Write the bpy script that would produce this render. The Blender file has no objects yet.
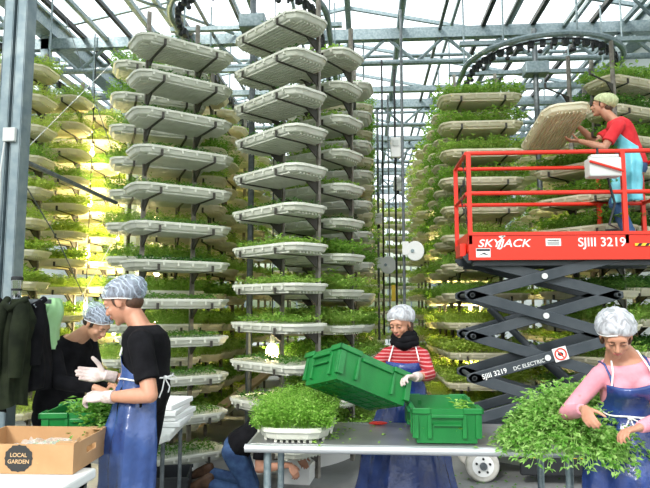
import bpy, math, random
import numpy as np
from mathutils import Vector, Matrix
R = math.radians
col = bpy.context.scene.collection
# ------------------------------------------------------------------ camera, sky, exposure
F_PX = 590.0; TILT = math.atan(61/590); YAW = math.atan(40/590); EYE = 1.65
cam = bpy.data.cameras.new('camera'); cam.sensor_width = 36; cam.lens = 36*F_PX/650
cam.clip_start = .05; cam.clip_end = 200
cam_o = bpy.data.objects.new('camera', cam); col.objects.link(cam_o)
cam_o.location = (0, 0, EYE); cam_o.rotation_euler = (R(90)+TILT, 0, YAW)
bpy.context.scene.camera = cam_o
sc = bpy.context.scene
sc.view_settings.view_transform = 'Standard'; sc.view_settings.look = 'None'
sc.view_settings.gamma = 1; sc.view_settings.use_curve_mapping = False
sc.view_settings.exposure = 0.5
w = bpy.data.worlds.new('sky'); sc.world = w; w.use_nodes = True
wn = w.node_tree; _bg = wn.nodes['Background']; _bg.inputs[1].default_value = 1.75
_tc = wn.nodes.new('ShaderNodeTexCoord'); _sx = wn.nodes.new('ShaderNodeSeparateXYZ'); _rp = wn.nodes.new('ShaderNodeValToRGB')
wn.links.new(_tc.outputs['Generated'], _sx.inputs[0]); wn.links.new(_sx.outputs[2], _rp.inputs[0]); wn.links.new(_rp.outputs[0], _bg.inputs[0])
_e = _rp.color_ramp.elements; _e[0].position = .0; _e[0].color = (.12, .15, .09, 1); _e[1].position = .2; _e[1].color = (.90, .95, 1, 1); _k = _e.new(.06); _k.color = (.32, .36, .28, 1)
def add_sun(rx, rz, strength, angle, colr):
    l = bpy.data.lights.new('sun', 'SUN'); l.energy = strength; l.angle = R(angle); l.color = colr
    o = bpy.data.objects.new('sun', l); col.objects.link(o); o.rotation_euler = (R(rx), 0, R(rz)); o.location = (0, 0, 12)
add_sun(56, -24, 2.35, 12, (1, .97, .92))      # from behind the camera, high
add_sun(-52, 35, 1.6, 8, (1, .93, .72))      # low hazy sun through the far left roof

# ------------------------------------------------------------------ helpers
def V(*a): return np.array(a if len(a) > 1 else a[0], dtype=float)
def nrm(v): v = V(v); return v/np.linalg.norm(v)
def ray(px, py):
    a = px-325.; b = 244.-py
    x, y, z = a, F_PX*math.cos(TILT)-b*math.sin(TILT), F_PX*math.sin(TILT)+b*math.cos(TILT)
    return x, y, z
def CW(x, z, h=0.):
    c, s = math.cos(YAW), math.sin(YAW)
    return V(x*c-z*s, x*s+z*c, h)
def Q(px, py, Z):
    x, y, z = ray(px, py); k = Z/y
    return CW(x*k, Z, EYE+z*k)
def QH(px, py, h):
    x, y, z = ray(px, py); k = (h-EYE)/z
    return CW(x*k, y*k, h)
def tag(o, label=None, cat=None, group=None, kind=None):
    if label: o['label'] = label
    if cat: o['category'] = cat
    if group: o['group'] = group
    if kind: o['kind'] = kind
    return o
def empty(name, loc, rz=0):
    o = bpy.data.objects.new(name, None); col.objects.link(o); o.location = tuple(loc); o.rotation_euler = (0, 0, rz)
    o.empty_display_size = .1
    return o
class MB:
    def __init__(s): s.v = []; s.f = []; s.m = []; s.mi = 0
    def add(s, vs, fs):
        k = len(s.v); s.v.extend([tuple(map(float, p)) for p in vs])
        s.f.extend([tuple(i+k for i in f) for f in fs]); s.m.extend([s.mi]*len(fs)); return s
    def box(s, c, size, rot=None, taper=(1, 1)):
        vs = []
        for z in (-.5, .5):
            tx, ty = (1, 1) if z < 0 else taper
            for x, y in ((-.5, -.5), (.5, -.5), (.5, .5), (-.5, .5)):
                p = V(x*size[0]*tx, y*size[1]*ty, z*size[2])
                if rot is not None: p = rot @ p
                vs.append(p+V(c))
        return s.add(vs, [(3, 2, 1, 0), (4, 5, 6, 7), (0, 1, 5, 4), (1, 2, 6, 5), (2, 3, 7, 6), (3, 0, 4, 7)])
    def bx(s, x0, x1, y0, y1, z0, z1): return s.box(((x0+x1)/2, (y0+y1)/2, (z0+z1)/2), (abs(x1-x0), abs(y1-y0), abs(z1-z0)))
    def bar(s, p0, p1, wd, th, up=(0, 0, 1)):
        p0, p1 = V(p0), V(p1); d = p1-p0; L = np.linalg.norm(d); d = d/L
        up = V(up)
        if abs(np.dot(d, up)) > .98: up = V(0, 1, 0)
        a = nrm(np.cross(d, up)); b = np.cross(a, d)
        return s.box((p0+p1)/2, (wd, L, th), np.array([a, d, b]).T)
    def tube(s, p0, p1, r, n=10, r1=None):
        return s.loft([circ(p0, nrm(V(p1)-V(p0)), r, n), circ(p1, nrm(V(p1)-V(p0)), r if r1 is None else r1, n)])
    def path(s, pts, r, n=8, closed=False):
        pts = [V(p) for p in pts]; rings = []; m = len(pts); prev = None
        for i, p in enumerate(pts):
            if closed: d = pts[(i+1) % m]-pts[i-1]
            else: d = pts[min(i+1, m-1)]-pts[max(i-1, 0)]
            d = nrm(d)
            if prev is None: u = V(0, 0, 1) if abs(d[2]) < .9 else V(1, 0, 0)
            else: u = prev
            a = nrm(np.cross(d, u)); b = np.cross(a, d); prev = b
            rr = r[i] if hasattr(r, '__len__') else r
            rings.append([p+a*rr*math.cos(t)+b*rr*math.sin(t) for t in [2*math.pi*k/n for k in range(n)]])
        if closed: rings.append(rings[0]); return s.loft(rings, cap=False)
        return s.loft(rings)
    def loft(s, rings, cap=True):
        n = len(rings[0]); vs = [p for r in rings for p in r]; fs = []
        for i in range(len(rings)-1):
            for j in range(n):
                k = (j+1) % n
                fs.append((i*n+j, i*n+k, (i+1)*n+k, (i+1)*n+j))
        if cap: fs.append(tuple(range(n))[::-1]); fs.append(tuple((len(rings)-1)*n+j for j in range(n)))
        return s.add(vs, fs)
    def grid(s, rows):
        n = len(rows[0]); vs = [p for r in rows for p in r]; fs = []
        for i in range(len(rows)-1):
            for j in range(n-1): fs.append((i*n+j, i*n+j+1, (i+1)*n+j+1, (i+1)*n+j))
        return s.add(vs, fs)
    def ell(s, c, r, ax=None, n=20, m=12):
        ax = np.eye(3) if ax is None else ax; c = V(c); rings = []
        for i in range(m+1):
            th = math.pi*(i*.98+.01*m)/m
            rings.append([c+ax @ V(r[0]*math.sin(th)*math.cos(2*math.pi*j/n), r[1]*math.sin(th)*math.sin(2*math.pi*j/n), -r[2]*math.cos(th)) for j in range(n)])
        return s.loft(rings)
    def cap(s, p0, p1, r0, r1, n=14):
        p0, p1 = V(p0), V(p1); d = nrm(p1-p0); rings = []
        for k in range(6):
            a = math.pi/2*(1-k/5*.97); 
            rings.append(circ(p0-d*r0*math.sin(a), d, max(r0*math.cos(a), r0*.05), n))
        for k in range(6):
            a = math.pi/2*(.03+k/5*.94)
            rings.append(circ(p1+d*r1*math.sin(a), d, max(r1*math.cos(a), r1*.05), n))
        return s.loft(rings)
    def prism(s, pts, h0, h1, axis='z'):
        n = len(pts)
        def P(p, h): return (p[0], p[1], h) if axis == 'z' else ((p[0], h, p[1]) if axis == 'y' else (h, p[0], p[1]))
        return s.loft([[P(p, h0) for p in pts], [P(p, h1) for p in pts]])
    def mesh(s, name, mats, off=None):
        me = bpy.data.meshes.new(name)
        vs = s.v if off is None else [(a-off[0], b-off[1], c-off[2]) for a, b, c in s.v]
        me.from_pydata(vs, [], s.f)
        for mt in (mats if isinstance(mats, (list, tuple)) else [mats]): me.materials.append(mt)
        if isinstance(mats, (list, tuple)): me.polygons.foreach_set('material_index', s.m)
        me.update(); return me
    def build(s, name, mats, parent=None, off=None, smooth=False, bevel=0, fix=True):
        me = s.mesh(name, mats, off)
        o = bpy.data.objects.new(name, me); col.objects.link(o)
        if fix: fixn(me)
        if parent is not None: o.parent = parent
        if bevel:
            b = o.modifiers.new('bevel', 'BEVEL'); b.width = bevel; b.segments = 2; b.limit_method = 'ANGLE'
        if smooth: shade(me, 40)
        return o
def fixn(me):
    import bmesh
    b = bmesh.new(); b.from_mesh(me); bmesh.ops.recalc_face_normals(b, faces=b.faces); b.to_mesh(me); b.free()
def shade(me, ang=None):
    me.polygons.foreach_set('use_smooth', [True]*len(me.polygons))
    if ang: 
        try: me.set_sharp_from_angle(angle=R(ang))
        except Exception: pass
    me.update()
def circ(c, d, r, n=12):
    d = V(d); c = V(c); u = V(0, 0, 1) if abs(d[2]) < .9 else V(1, 0, 0)
    a = nrm(np.cross(d, u)); b = np.cross(a, d)
    return [c+a*r*math.cos(2*math.pi*k/n)+b*r*math.sin(2*math.pi*k/n) for k in range(n)]
def eul(rx, ry, rz): return np.array(Matrix.Rotation(R(rz), 3, 'Z') @ Matrix.Rotation(R(ry), 3, 'Y') @ Matrix.Rotation(R(rx), 3, 'X'))

# ------------------------------------------------------------------ materials
def mat(name, c, rough=.5, metal=0, c2=None, scale=8, det=4, bump=0, bscale=60, spec=None, trans=0, coords='Object', lo=.35, hi=.65, sss=0):
    m = bpy.data.materials.new(name); m.use_nodes = True; nt = m.node_tree; b = nt.nodes['Principled BSDF']
    b.inputs['Base Color'].default_value = (*c, 1); b.inputs['Roughness'].default_value = rough; b.inputs['Metallic'].default_value = metal
    if spec is not None: b.inputs['Specular IOR Level'].default_value = spec
    tc = nt.nodes.new('ShaderNodeTexCoord')
    if c2 is not None:
        n = nt.nodes.new('ShaderNodeTexNoise'); n.inputs['Scale'].default_value = scale; n.inputs['Detail'].default_value = det
        nt.links.new(tc.outputs[coords], n.inputs['Vector'])
        r = nt.nodes.new('ShaderNodeValToRGB'); r.color_ramp.elements[0].position = lo; r.color_ramp.elements[1].position = hi
        r.color_ramp.elements[0].color = (*c, 1); r.color_ramp.elements[1].color = (*c2, 1)
        nt.links.new(n.outputs[0], r.inputs[0]); nt.links.new(r.outputs[0], b.inputs['Base Color'])
    if bump:
        n = nt.nodes.new('ShaderNodeTexNoise'); n.inputs['Scale'].default_value = bscale; n.inputs['Detail'].default_value = 5
        nt.links.new(tc.outputs[coords], n.inputs['Vector'])
        bp = nt.nodes.new('ShaderNodeBump'); bp.inputs['Strength'].default_value = bump; bp.inputs['Distance'].default_value = .02
        nt.links.new(n.outputs[0], bp.inputs['Height']); nt.links.new(bp.outputs[0], b.inputs['Normal'])
    if trans:
        out = nt.nodes['Material Output']; tl = nt.nodes.new('ShaderNodeBsdfTranslucent'); mx = nt.nodes.new('ShaderNodeMixShader')
        mx.inputs[0].default_value = trans; tl.inputs[0].default_value = (*[min(1, x*1.15) for x in (c2 or c)], 1)
        nt.links.new(b.outputs[0], mx.inputs[1]); nt.links.new(tl.outputs[0], mx.inputs[2]); nt.links.new(mx.outputs[0], out.inputs[0])
        if c2 is not None: nt.links.new(r.outputs[0], tl.inputs[0])
    return m
def leafmat(name, a, b, c, trans=.45):
    m = bpy.data.materials.new(name); m.use_nodes = True; nt = m.node_tree; p = nt.nodes['Principled BSDF']; p.inputs['Roughness'].default_value = .55
    p.inputs['Specular IOR Level'].default_value = .25
    tc = nt.nodes.new('ShaderNodeTexCoord'); n = nt.nodes.new('ShaderNodeTexNoise'); n.inputs['Scale'].default_value = 26; n.inputs['Detail'].default_value = 3
    oi = nt.nodes.new('ShaderNodeObjectInfo'); ad = nt.nodes.new('ShaderNodeMath'); ad.operation = 'MULTIPLY_ADD'
    ad.inputs[1].default_value = .22; nt.links.new(oi.outputs['Random'], ad.inputs[0])
    nt.links.new(tc.outputs['Object'], n.inputs['Vector']); nt.links.new(n.outputs[0], ad.inputs[2])
    r = nt.nodes.new('ShaderNodeValToRGB'); e = r.color_ramp.elements
    e[0].position = .38; e[0].color = (*a, 1); e[1].position = .82; e[1].color = (*c, 1); k = e.new(.6); k.color = (*b, 1)
    nt.links.new(ad.outputs[0], r.inputs[0]); nt.links.new(r.outputs[0], p.inputs['Base Color'])
    out = nt.nodes['Material Output']; tl = nt.nodes.new('ShaderNodeBsdfTranslucent'); mx = nt.nodes.new('ShaderNodeMixShader'); mx.inputs[0].default_value = trans
    nt.links.new(r.outputs[0], tl.inputs[0]); nt.links.new(p.outputs[0], mx.inputs[1]); nt.links.new(tl.outputs[0], mx.inputs[2]); nt.links.new(mx.outputs[0], out.inputs[0])
    return m
M = {}
M['galv'] = mat('galvanised_steel', (.17, .23, .25), .45, .45, (.28, .34, .36), 30)
M['galv_dark'] = mat('weathered_steel', (.10, .12, .13), .5, .5, (.17, .19, .2), 25)
M['post'] = mat('column_steel', (.17, .23, .26), .5, .35, (.27, .33, .35), 9)
M['black_metal'] = mat('black_metal', (.02, .022, .025), .5, .3)
M['chain'] = mat('chain_metal', (.02, .022, .025), .5, .4, (.05, .055, .06), 60)
M['tray'] = mat('cream_plastic', (.80, .75, .56), .5, 0, (.88, .84, .68), 6, trans=.4)
M['tray_w'] = mat('white_plastic', (.60, .61, .51), .45, 0, (.70, .71, .62), 6, trans=.08)
M['strap'] = mat('rack_bracket_metal', (.06, .055, .045), .6, .3)
M['rackpost'] = mat('rack_post_metal', (.33, .31, .27), .55, .4, (.16, .14, .12), 12)
M['soil'] = mat('growing_medium', (.05, .035, .02), .95, 0, (.12, .09, .05), 40)
M['leaf_y'] = leafmat('leaf_yellow_green', (.22, .40, .05), (.46, .62, .10), (.70, .80, .25))
M['leaf_m'] = leafmat('leaf_mid_green', (.11, .28, .035), (.28, .50, .08), (.52, .68, .18))
M['leaf_d'] = leafmat('leaf_dark_green', (.03, .12, .02), (.10, .26, .045), (.24, .42, .09), .3)
M['leaf_b'] = leafmat('leaf_bright', (.20, .44, .05), (.40, .66, .13), (.60, .82, .28), .5)
M['leaf_h'] = leafmat('leaf_heap', (.06, .22, .02), (.17, .42, .055), (.42, .64, .20), .4)
M['concrete'] = mat('wet_concrete', (.17, .175, .175), .5, 0, (.27, .28, .28), 1.6, 6, bump=.15, bscale=25)
M['red'] = mat('red_paint', (.80, .035, .015), .35)
M['dgrey'] = mat('dark_grey_paint', (.035, .045, .055), .4, 0, (.055, .065, .075), 6)
M['white_paint'] = mat('white_paint', (.85, .85, .83), .5)
M['black_paint'] = mat('black_paint', (.015, .015, .015), .5)
M['tyre'] = mat('white_rubber', (.62, .60, .55), .8, 0, (.45, .43, .38), 12)
M['steel'] = mat('brushed_steel', (.40, .41, .42), .36, .7, (.30, .31, .32), 5, 6)
M['steel_edge'] = mat('bright_steel_tube', (.62, .64, .66), .32, .7)
M['crate'] = mat('green_plastic', (.005, .14, .028), .38, 0, (.008, .185, .036), 7, bump=.05, bscale=120)
M['card'] = mat('cardboard', (.42, .235, .105), .85, 0, (.50, .30, .145), 5, bump=.05, bscale=90)
M['card_in'] = mat('cardboard_inside', (.58, .38, .2), .9)
M['wtable'] = mat('white_laminate', (.66, .68, .64), .45, 0, (.76, .77, .74), 3)
M['foam'] = mat('white_foam', (.82, .83, .82), .8)
M['denim'] = mat('denim', (.02, .05, .14), .85, 0, (.05, .11, .24), 14, bump=.3, bscale=40)
M['denim_l'] = mat('faded_denim', (.03, .09, .22), .85, 0, (.08, .17, .36), 10, bump=.3, bscale=40)
M['black_cloth'] = mat('black_cloth', (.004, .004, .005), .95, 0, (.010, .010, .012), 10, spec=.12, bump=.35, bscale=18)
M['red_cloth'] = mat('red_cloth', (.62, .012, .02), .8, 0, (.75, .03, .04), 10, bump=.3, bscale=16)
M['pink'] = mat('pink_knit', (.66, .25, .31), .85, 0, (.74, .32, .38), 12, bump=.2, bscale=25)
M['apron'] = mat('blue_vinyl', (.010, .028, .14), .24, 0, (.025, .06, .24), 7, bump=.7, bscale=12, spec=.7)
M['apron_s'] = mat('blue_vinyl_light', (.014, .036, .14), .25, 0, (.035, .08, .25), 5, bump=.7, bscale=10, spec=.7)
M['teal'] = mat('aqua_vinyl', (.14, .55, .68), .35, 0, (.22, .66, .78), 6, bump=.4, bscale=14)
M['skin'] = mat('skin', (.47, .215, .13), .5, 0, (.53, .265, .17), 14)
M['skin_t'] = mat('tanned_skin', (.50, .25, .15), .5, 0, (.56, .30, .19), 14)
M['hair'] = mat('brown_hair', (.05, .022, .01), .6, 0, (.09, .04, .02), 60)
M['hair_d'] = mat('dark_hair', (.02, .012, .008), .6, 0, (.04, .025, .015), 60)
M['lip'] = mat('lip', (.50, .14, .12), .4)
M['eye'] = mat('eye_white', (.75, .72, .70), .25)
M['iris'] = mat('iris_brown', (.04, .02, .01), .2)
M['string'] = mat('white_string', (.82, .82, .80), .8)
M['glove'] = mat('white_glove', (.54, .41, .37), .5, 0, (.70, .60, .57), 22, trans=.1, bump=.4, bscale=60)
M['boot'] = mat('brown_leather', (.05, .022, .01), .6, 0, (.11, .055, .028), 20)
M['wood'] = mat('pine_board', (.50, .36, .2), .7, 0, (.62, .47, .28), 6)
M['coat_o'] = mat('olive_cloth', (.008, .011, .006), .95, 0, (.02, .026, .013), 9, spec=.15, bump=.4, bscale=14)
M['green_cloth'] = mat('pale_green_cloth', (.35, .62, .30), .8, 0, (.45, .72, .40), 9, trans=.2)
M['chrome'] = mat('chrome', (.6, .62, .64), .15, 1)
M['yellow'] = mat('yellow_paint', (.85, .55, .03), .5)
M['grey_pl'] = mat('grey_plastic', (.66, .68, .66), .5)
M['curtain'] = mat('milky_sheet', (.60, .64, .64), .6, 0, (.72, .75, .75), .6, trans=.45)
M['label_black'] = mat('black_print', (.02, .02, .02), .7)
def glassmat():
    m = bpy.data.materials.new('roof_glass'); m.use_nodes = True; nt = m.node_tree; nt.nodes.clear()
    out = nt.nodes.new('ShaderNodeOutputMaterial'); t = nt.nodes.new('ShaderNodeBsdfTransparent'); g = nt.nodes.new('ShaderNodeBsdfGlossy'); mx = nt.nodes.new('ShaderNodeMixShader')
    t.inputs[0].default_value = (.97, .99, .98, 1); g.inputs['Roughness'].default_value = .05; mx.inputs[0].default_value = .05
    nt.links.new(t.outputs[0], mx.inputs[1]); nt.links.new(g.outputs[0], mx.inputs[2]); nt.links.new(mx.outputs[0], out.inputs[0]); return m
M['glass'] = glassmat()
def bulbmat(name, c, s):
    m = bpy.data.materials.new(name); m.use_nodes = True; b = m.node_tree.nodes['Principled BSDF']
    b.inputs['Emission Color'].default_value = (*c, 1); b.inputs['Emission Strength'].default_value = s; return m
M['bulb'] = bulbmat('lit_bulb', (1, .78, .42), 30)
def netmat(name, c, lo, hi, tint, streak=0):
    m = bpy.data.materials.new(name); m.use_nodes = True; nt = m.node_tree; p = nt.nodes['Principled BSDF']; out = nt.nodes['Material Output']
    p.inputs['Base Color'].default_value = (*c, 1); p.inputs['Roughness'].default_value = .6
    tc = nt.nodes.new('ShaderNodeTexCoord'); v = nt.nodes.new('ShaderNodeTexNoise'); v.inputs['Scale'].default_value = 17; v.inputs['Detail'].default_value = 3; v.inputs['Distortion'].default_value = 1.6
    mp = nt.nodes.new('ShaderNodeMapping'); mp.inputs['Scale'].default_value = (1.4, 1.4, .7)
    nt.links.new(tc.outputs['Object'], mp.inputs[0]); nt.links.new(mp.outputs[0], v.inputs['Vector'])
    r = nt.nodes.new('ShaderNodeMapRange'); r.inputs[1].default_value = .38; r.inputs[2].default_value = .62; r.inputs[3].default_value = lo; r.inputs[4].default_value = hi
    nt.links.new(v.outputs[0], r.inputs[0]); fac = r.outputs[0]
    if streak:
        w_ = nt.nodes.new('ShaderNodeTexWave'); w_.inputs['Scale'].default_value = 13; w_.inputs['Distortion'].default_value = 11; w_.inputs['Detail'].default_value = 2; w_.bands_direction = 'DIAGONAL'
        nt.links.new(tc.outputs['Object'], w_.inputs['Vector']); q = nt.nodes.new('ShaderNodeMapRange'); q.inputs[1].default_value = .72; q.inputs[2].default_value = .9; q.inputs[3].default_value = 0; q.inputs[4].default_value = streak
        nt.links.new(w_.outputs[1], q.inputs[0]); mx2 = nt.nodes.new('ShaderNodeMath'); mx2.operation = 'MAXIMUM'; nt.links.new(fac, mx2.inputs[0]); nt.links.new(q.outputs[0], mx2.inputs[1]); fac = mx2.outputs[0]
    t = nt.nodes.new('ShaderNodeBsdfTransparent'); t.inputs[0].default_value = (*tint, 1); mx = nt.nodes.new('ShaderNodeMixShader')
    nt.links.new(fac, mx.inputs[0]); nt.links.new(t.outputs[0], mx.inputs[1]); nt.links.new(p.outputs[0], mx.inputs[2]); nt.links.new(mx.outputs[0], out.inputs[0]); return m
M['net'] = netmat('hairnet_mesh', (.62, .64, .68), .40, .78, (.85, .88, .92))
M['net_b'] = netmat('hairnet_mesh_blue', (.48, .55, .66), .26, .50, (.75, .82, .92), .8)
M['net_g'] = netmat('hairnet_mesh_green', (.62, .68, .38), .6, .85, (.8, .85, .6))
def stripemat():
    m = bpy.data.materials.new('red_white_stripe'); m.use_nodes = True; nt = m.node_tree; p = nt.nodes['Principled BSDF']; p.inputs['Roughness'].default_value = .85
    tc = nt.nodes.new('ShaderNodeTexCoord'); s = nt.nodes.new('ShaderNodeSeparateXYZ'); nt.links.new(tc.outputs['Object'], s.inputs[0])
    a = nt.nodes.new('ShaderNodeMath'); a.operation = 'MULTIPLY'; a.inputs[1].default_value = 44; nt.links.new(s.outputs[2], a.inputs[0])
    f = nt.nodes.new('ShaderNodeMath'); f.operation = 'FRACT'; nt.links.new(a.outputs[0], f.inputs[0])
    g = nt.nodes.new('ShaderNodeMath'); g.operation = 'GREATER_THAN'; g.inputs[1].default_value = .66; nt.links.new(f.outputs[0], g.inputs[0])
    mx = nt.nodes.new('ShaderNodeMix'); mx.data_type = 'RGBA'; mx.inputs[6].default_value = (.33, .008, .014, 1); mx.inputs[7].default_value = (.52, .2, .2, 1)
    nt.links.new(g.outputs[0], mx.inputs[0]); nt.links.new(mx.outputs[2], p.inputs['Base Color']); return m
M['stripe'] = stripemat()
def text_mb(txt, size, shear=0, ext=.002, spacing=1):
    c = bpy.data.curves.new('t', 'FONT'); c.body = txt; c.size = size; c.shear = shear; c.extrude = ext; c.offset = size*.012
    c.align_x = 'LEFT'; c.space_character = spacing
    o = bpy.data.objects.new('t', c); col.objects.link(o); dg = bpy.context.evaluated_depsgraph_get(); dg.update()
    me = bpy.data.meshes.new_from_object(o.evaluated_get(dg)); mb = MB()
    mb.v = [tuple(v.co) for v in me.vertices]; mb.f = [tuple(p.vertices) for p in me.polygons]; mb.m = [0]*len(mb.f)
    bpy.data.objects.remove(o); bpy.data.curves.remove(c); bpy.data.meshes.remove(me); return mb
def xf(mb, Rm, t): mb.v = [tuple(Rm @ V(p)+V(t)) for p in mb.v]; return mb
# ------------------------------------------------------------------ setting: floor, greenhouse frame
tag(MB().bx(-12, 12, -3, 30, -.1, 0).build('floor', M['concrete']), kind='structure')
GL, GR, HG = -4.8, 4.25, 5.75           # gutter lines and their height
def struct(mb, name, m, **k): return tag(mb.build(name, m, **k), kind='structure')
b = MB()
for x in (GL, GR):
    b.bx(x-.14, x+.14, -2, 26, HG-.04, HG+.16); b.bx(x-.19, x+.19, -2, 26, HG+.16, HG+.2)
struct(b, 'trim_1', M['galv'])
# roof: three pitched bays of panes on bars
RIDGE = 6.9
b = MB(); g = MB()
for x0, x1 in ((GL-9.05, GL), (GL, GR), (GR, GR+9.05)):
    xm = (x0+x1)/2
    for a, c in ((x0, xm), (x1, xm)):
        for i in range(19):
            y = -2+i*1.5; b.bar((a, y, HG+.2), (c, y, RIDGE), .05, .06)
        for k in range(1, 5):
            t = k/5; x = a+(c-a)*t; z = HG+.2+(RIDGE-HG-.2)*t
            b.bx(x-.025, x+.025, -2, 26, z-.03, z+.03)
        g.add([(a, -2, HG+.24), (c, -2, RIDGE+.04), (c, 26, RIDGE+.04), (a, 26, HG+.24)], [(0, 1, 2, 3)])
    b.bx(xm-.05, xm+.05, -2, 26, RIDGE-.05, RIDGE+.05)
struct(b, 'trim_2', M['galv']); struct(g, 'ceiling', M['glass'], fix=False)
# end wall of glass
b = MB(); g = MB(); g.bx(-12, 12, 25.98, 26, 0, 5.7)
for i in range(25): b.bx(-12+i-.03, -12+i+.03, 25.9, 25.97, 0, 5.7)
for z in (1, 2.5, 4, 5.6): b.bx(-12, 12, 25.88, 25.9, z-.04, z+.04)
struct(g, 'wall_back', M['glass']); struct(b, 'trim_3', M['galv'])
b = MB(); n = 120; rows = []
for z in np.linspace(.05, 5.72, 6): rows.append([(4.36+.04*math.sin(i*.9)+.03*math.sin(i*.37+z), 5.0+i*21/n, z) for i in range(n+1)])
struct(b.grid(rows), 'wall_right', M['curtain'], smooth=True, fix=False)
struct(MB().bx(-11.6, -11.55, 0, 26, 0, 5.7), 'wall_left', M['curtain'])
# lattice trusses across the bays
ZB, ZT = 5.15, 5.57
for i, y in enumerate((5.3, 8.3, 11.3, 14.3, 17.3, 20.3, 23.3)):
    r = empty('roof_truss', (0, y, ZB)); nm = ['nearest, right above the front racks', 'second from the camera, above the two middle racks', 'third from the camera', 'fourth from the camera, over the far racks', 'fifth from the camera', 'sixth from the camera, small in the distance', 'furthest one by the glass end wall'][i]
    tag(r, 'galvanised lattice roof truss, '+nm, 'truss', 'roof trusses across the greenhouse')
    MB().bx(-11, 9, -.06, .06, ZT-ZB-.08, ZT-ZB+.08).build('top_chord', M['galv'], r)
    MB().tube((-11, 0, 0), (9, 0, 0), .042).build('bottom_chord', M['galv'], r)
    m = MB(); k = 0; x = -11.
    while x < 8.9:
        m.tube((x, 0, 0), (x+.42, 0, ZT-ZB-.04), .026, 6); m.tube((x+.42, 0, ZT-ZB-.04), (x+.84, 0, 0), .026, 6); x += .84
    m.build('web', M['galv'], r)
    if i > 0:
        for x, nn in ((GL, 'left'), (GR, 'right')):
            c = MB().bx(x-.06, x+.06, y-.06, y+.06, 0, HG-.02).build('steel_column', M['post'], None)
            tag(c, 'square galvanised column holding the %s gutter under the %s truss' % (nn, ['', 'second', 'third', 'fourth', 'fifth', 'sixth', 'furthest'][i]), 'column', 'gutter columns')
# pipes and rails running away along the bay
def run(name, x, h, r, m, label, cat, y0=1.5, y1=25, sq=False):
    mb = MB()
    if sq: mb.bx(x-r, x+r, y0, y1, h-r, h+r)
    else: mb.tube((x, y0, h), (x, y1, h), r, 10)
    return tag(mb.build(name, M[m], smooth=not sq), label, cat, 'long rails under the roof')
for x, h, r, m, sq, lab in [
    (.53, 5.68, .05, 'galv', False, 'thick grey pipe running away just right of the middle racks'),
    (1.72, 5.66, .03, 'black_metal', True, 'black rail running away above the left end of the right oval track'),
    (2.05, 5.66, .022, 'galv_dark', True, 'thin dark rail running away beside a black one over the right track'),
    (2.42, 5.66, .032, 'black_metal', True, 'black rail running away over the middle of the right oval track'),
    (3.25, 5.66, .032, 'black_metal', True, 'black rail running away over the worker on the lift'),
    (3.7, 5.66, .03, 'galv', True, 'grey rail running away next to the right gutter'),
    (-.62, 5.68, .02, 'galv_dark', True, 'thin dark rail running away above the second middle rack'),
    (-1.5, 5.66, .03, 'galv', True, 'grey rail running away between the two middle racks'),
    (-1.75, 5.66, .02, 'galv_dark', True, 'thin dark rail running away beside a grey one over the first middle rack'),
    (-2.55, 5.66, .03, 'galv_dark', True, 'dark rail running away left of the middle oval track'),
    (-2.75, 5.66, .03, 'galv', True, 'grey rail paired with a dark one left of the middle oval track'),
    (-3.1, 5.66, .035, 'galv', True, 'grey rail running away midway between left gutter and middle track'),
    (-2.2, 5.6, .018, 'galv_dark', True, 'slim dark rail running away, furthest right of those left of the track'),
    (-3.85, 5.62, .03, 'galv', True, 'grey rail running away between a thin black and a thicker black rail'),
    (2.85, 5.6, .025, 'galv', True, 'grey rail running away over the lift between two black rails'),
    (1.1, 5.62, .022, 'galv_dark', True, 'slim dark rail running away left of the right oval track'),
    (-3.5, 5.66, .025, 'black_metal', True, 'thin black rail running away over the left racks'),
    (-4.2, 5.66, .03, 'black_metal', True, 'black rail running away close beside the left gutter')]:
    run('overhead_rail', x, h, r, m, lab, 'rail', sq=sq)
for i, (y, h) in enumerate(((6.9, 5.95), (9.8, 5.9), (12.8, 5.9), (15.8, 5.9))):
    tag(MB().tube((-10, y, h), (8, y, h), .03).build('cross_pipe', M['galv'], smooth=True), ['nearest thin grey pipe crossing the bay above the lattice trusses', 'second thin grey pipe crossing the bay above the trusses', 'third thin grey pipe crossing the bay above the trusses', 'furthest thin grey pipe crossing the bay above the trusses'][i], 'pipe', 'cross pipes')
for i, (y, h) in enumerate(((9.8, 5.3), (12.8, 5.3), (15.8, 5.3))):
    tag(MB().bx(-10, 8, y-.05, y+.05, h-.04, h+.05).build('screen_beam', M['galv']), ['nearest flat grey beam crossing between the lattice trusses', 'middle flat grey beam crossing between the far lattice trusses', 'furthest flat grey beam crossing between the lattice trusses'][i], 'beam', 'flat beams between the trusses')
for i, (x0, y0, x1, y1) in enumerate(((-4.7, 5.4, -1.9, 8.2), (4.1, 8.4, 1.3, 11.2), (-4.7, 11.2, -1.9, 8.4), (4.1, 8.2, 1.5, 5.4))):
    tag(MB().tube((x0, y0, 5.62), (x1, y1, 5.62), .022).build('wind_brace', M['galv']), ['slanting grey brace from the left gutter to the second truss', 'slanting grey brace from the right gutter towards the third truss', 'slanting grey brace from the left gutter back to the third truss', 'slanting grey brace from the right gutter above the lift'][i], 'brace', 'roof braces')
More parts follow.
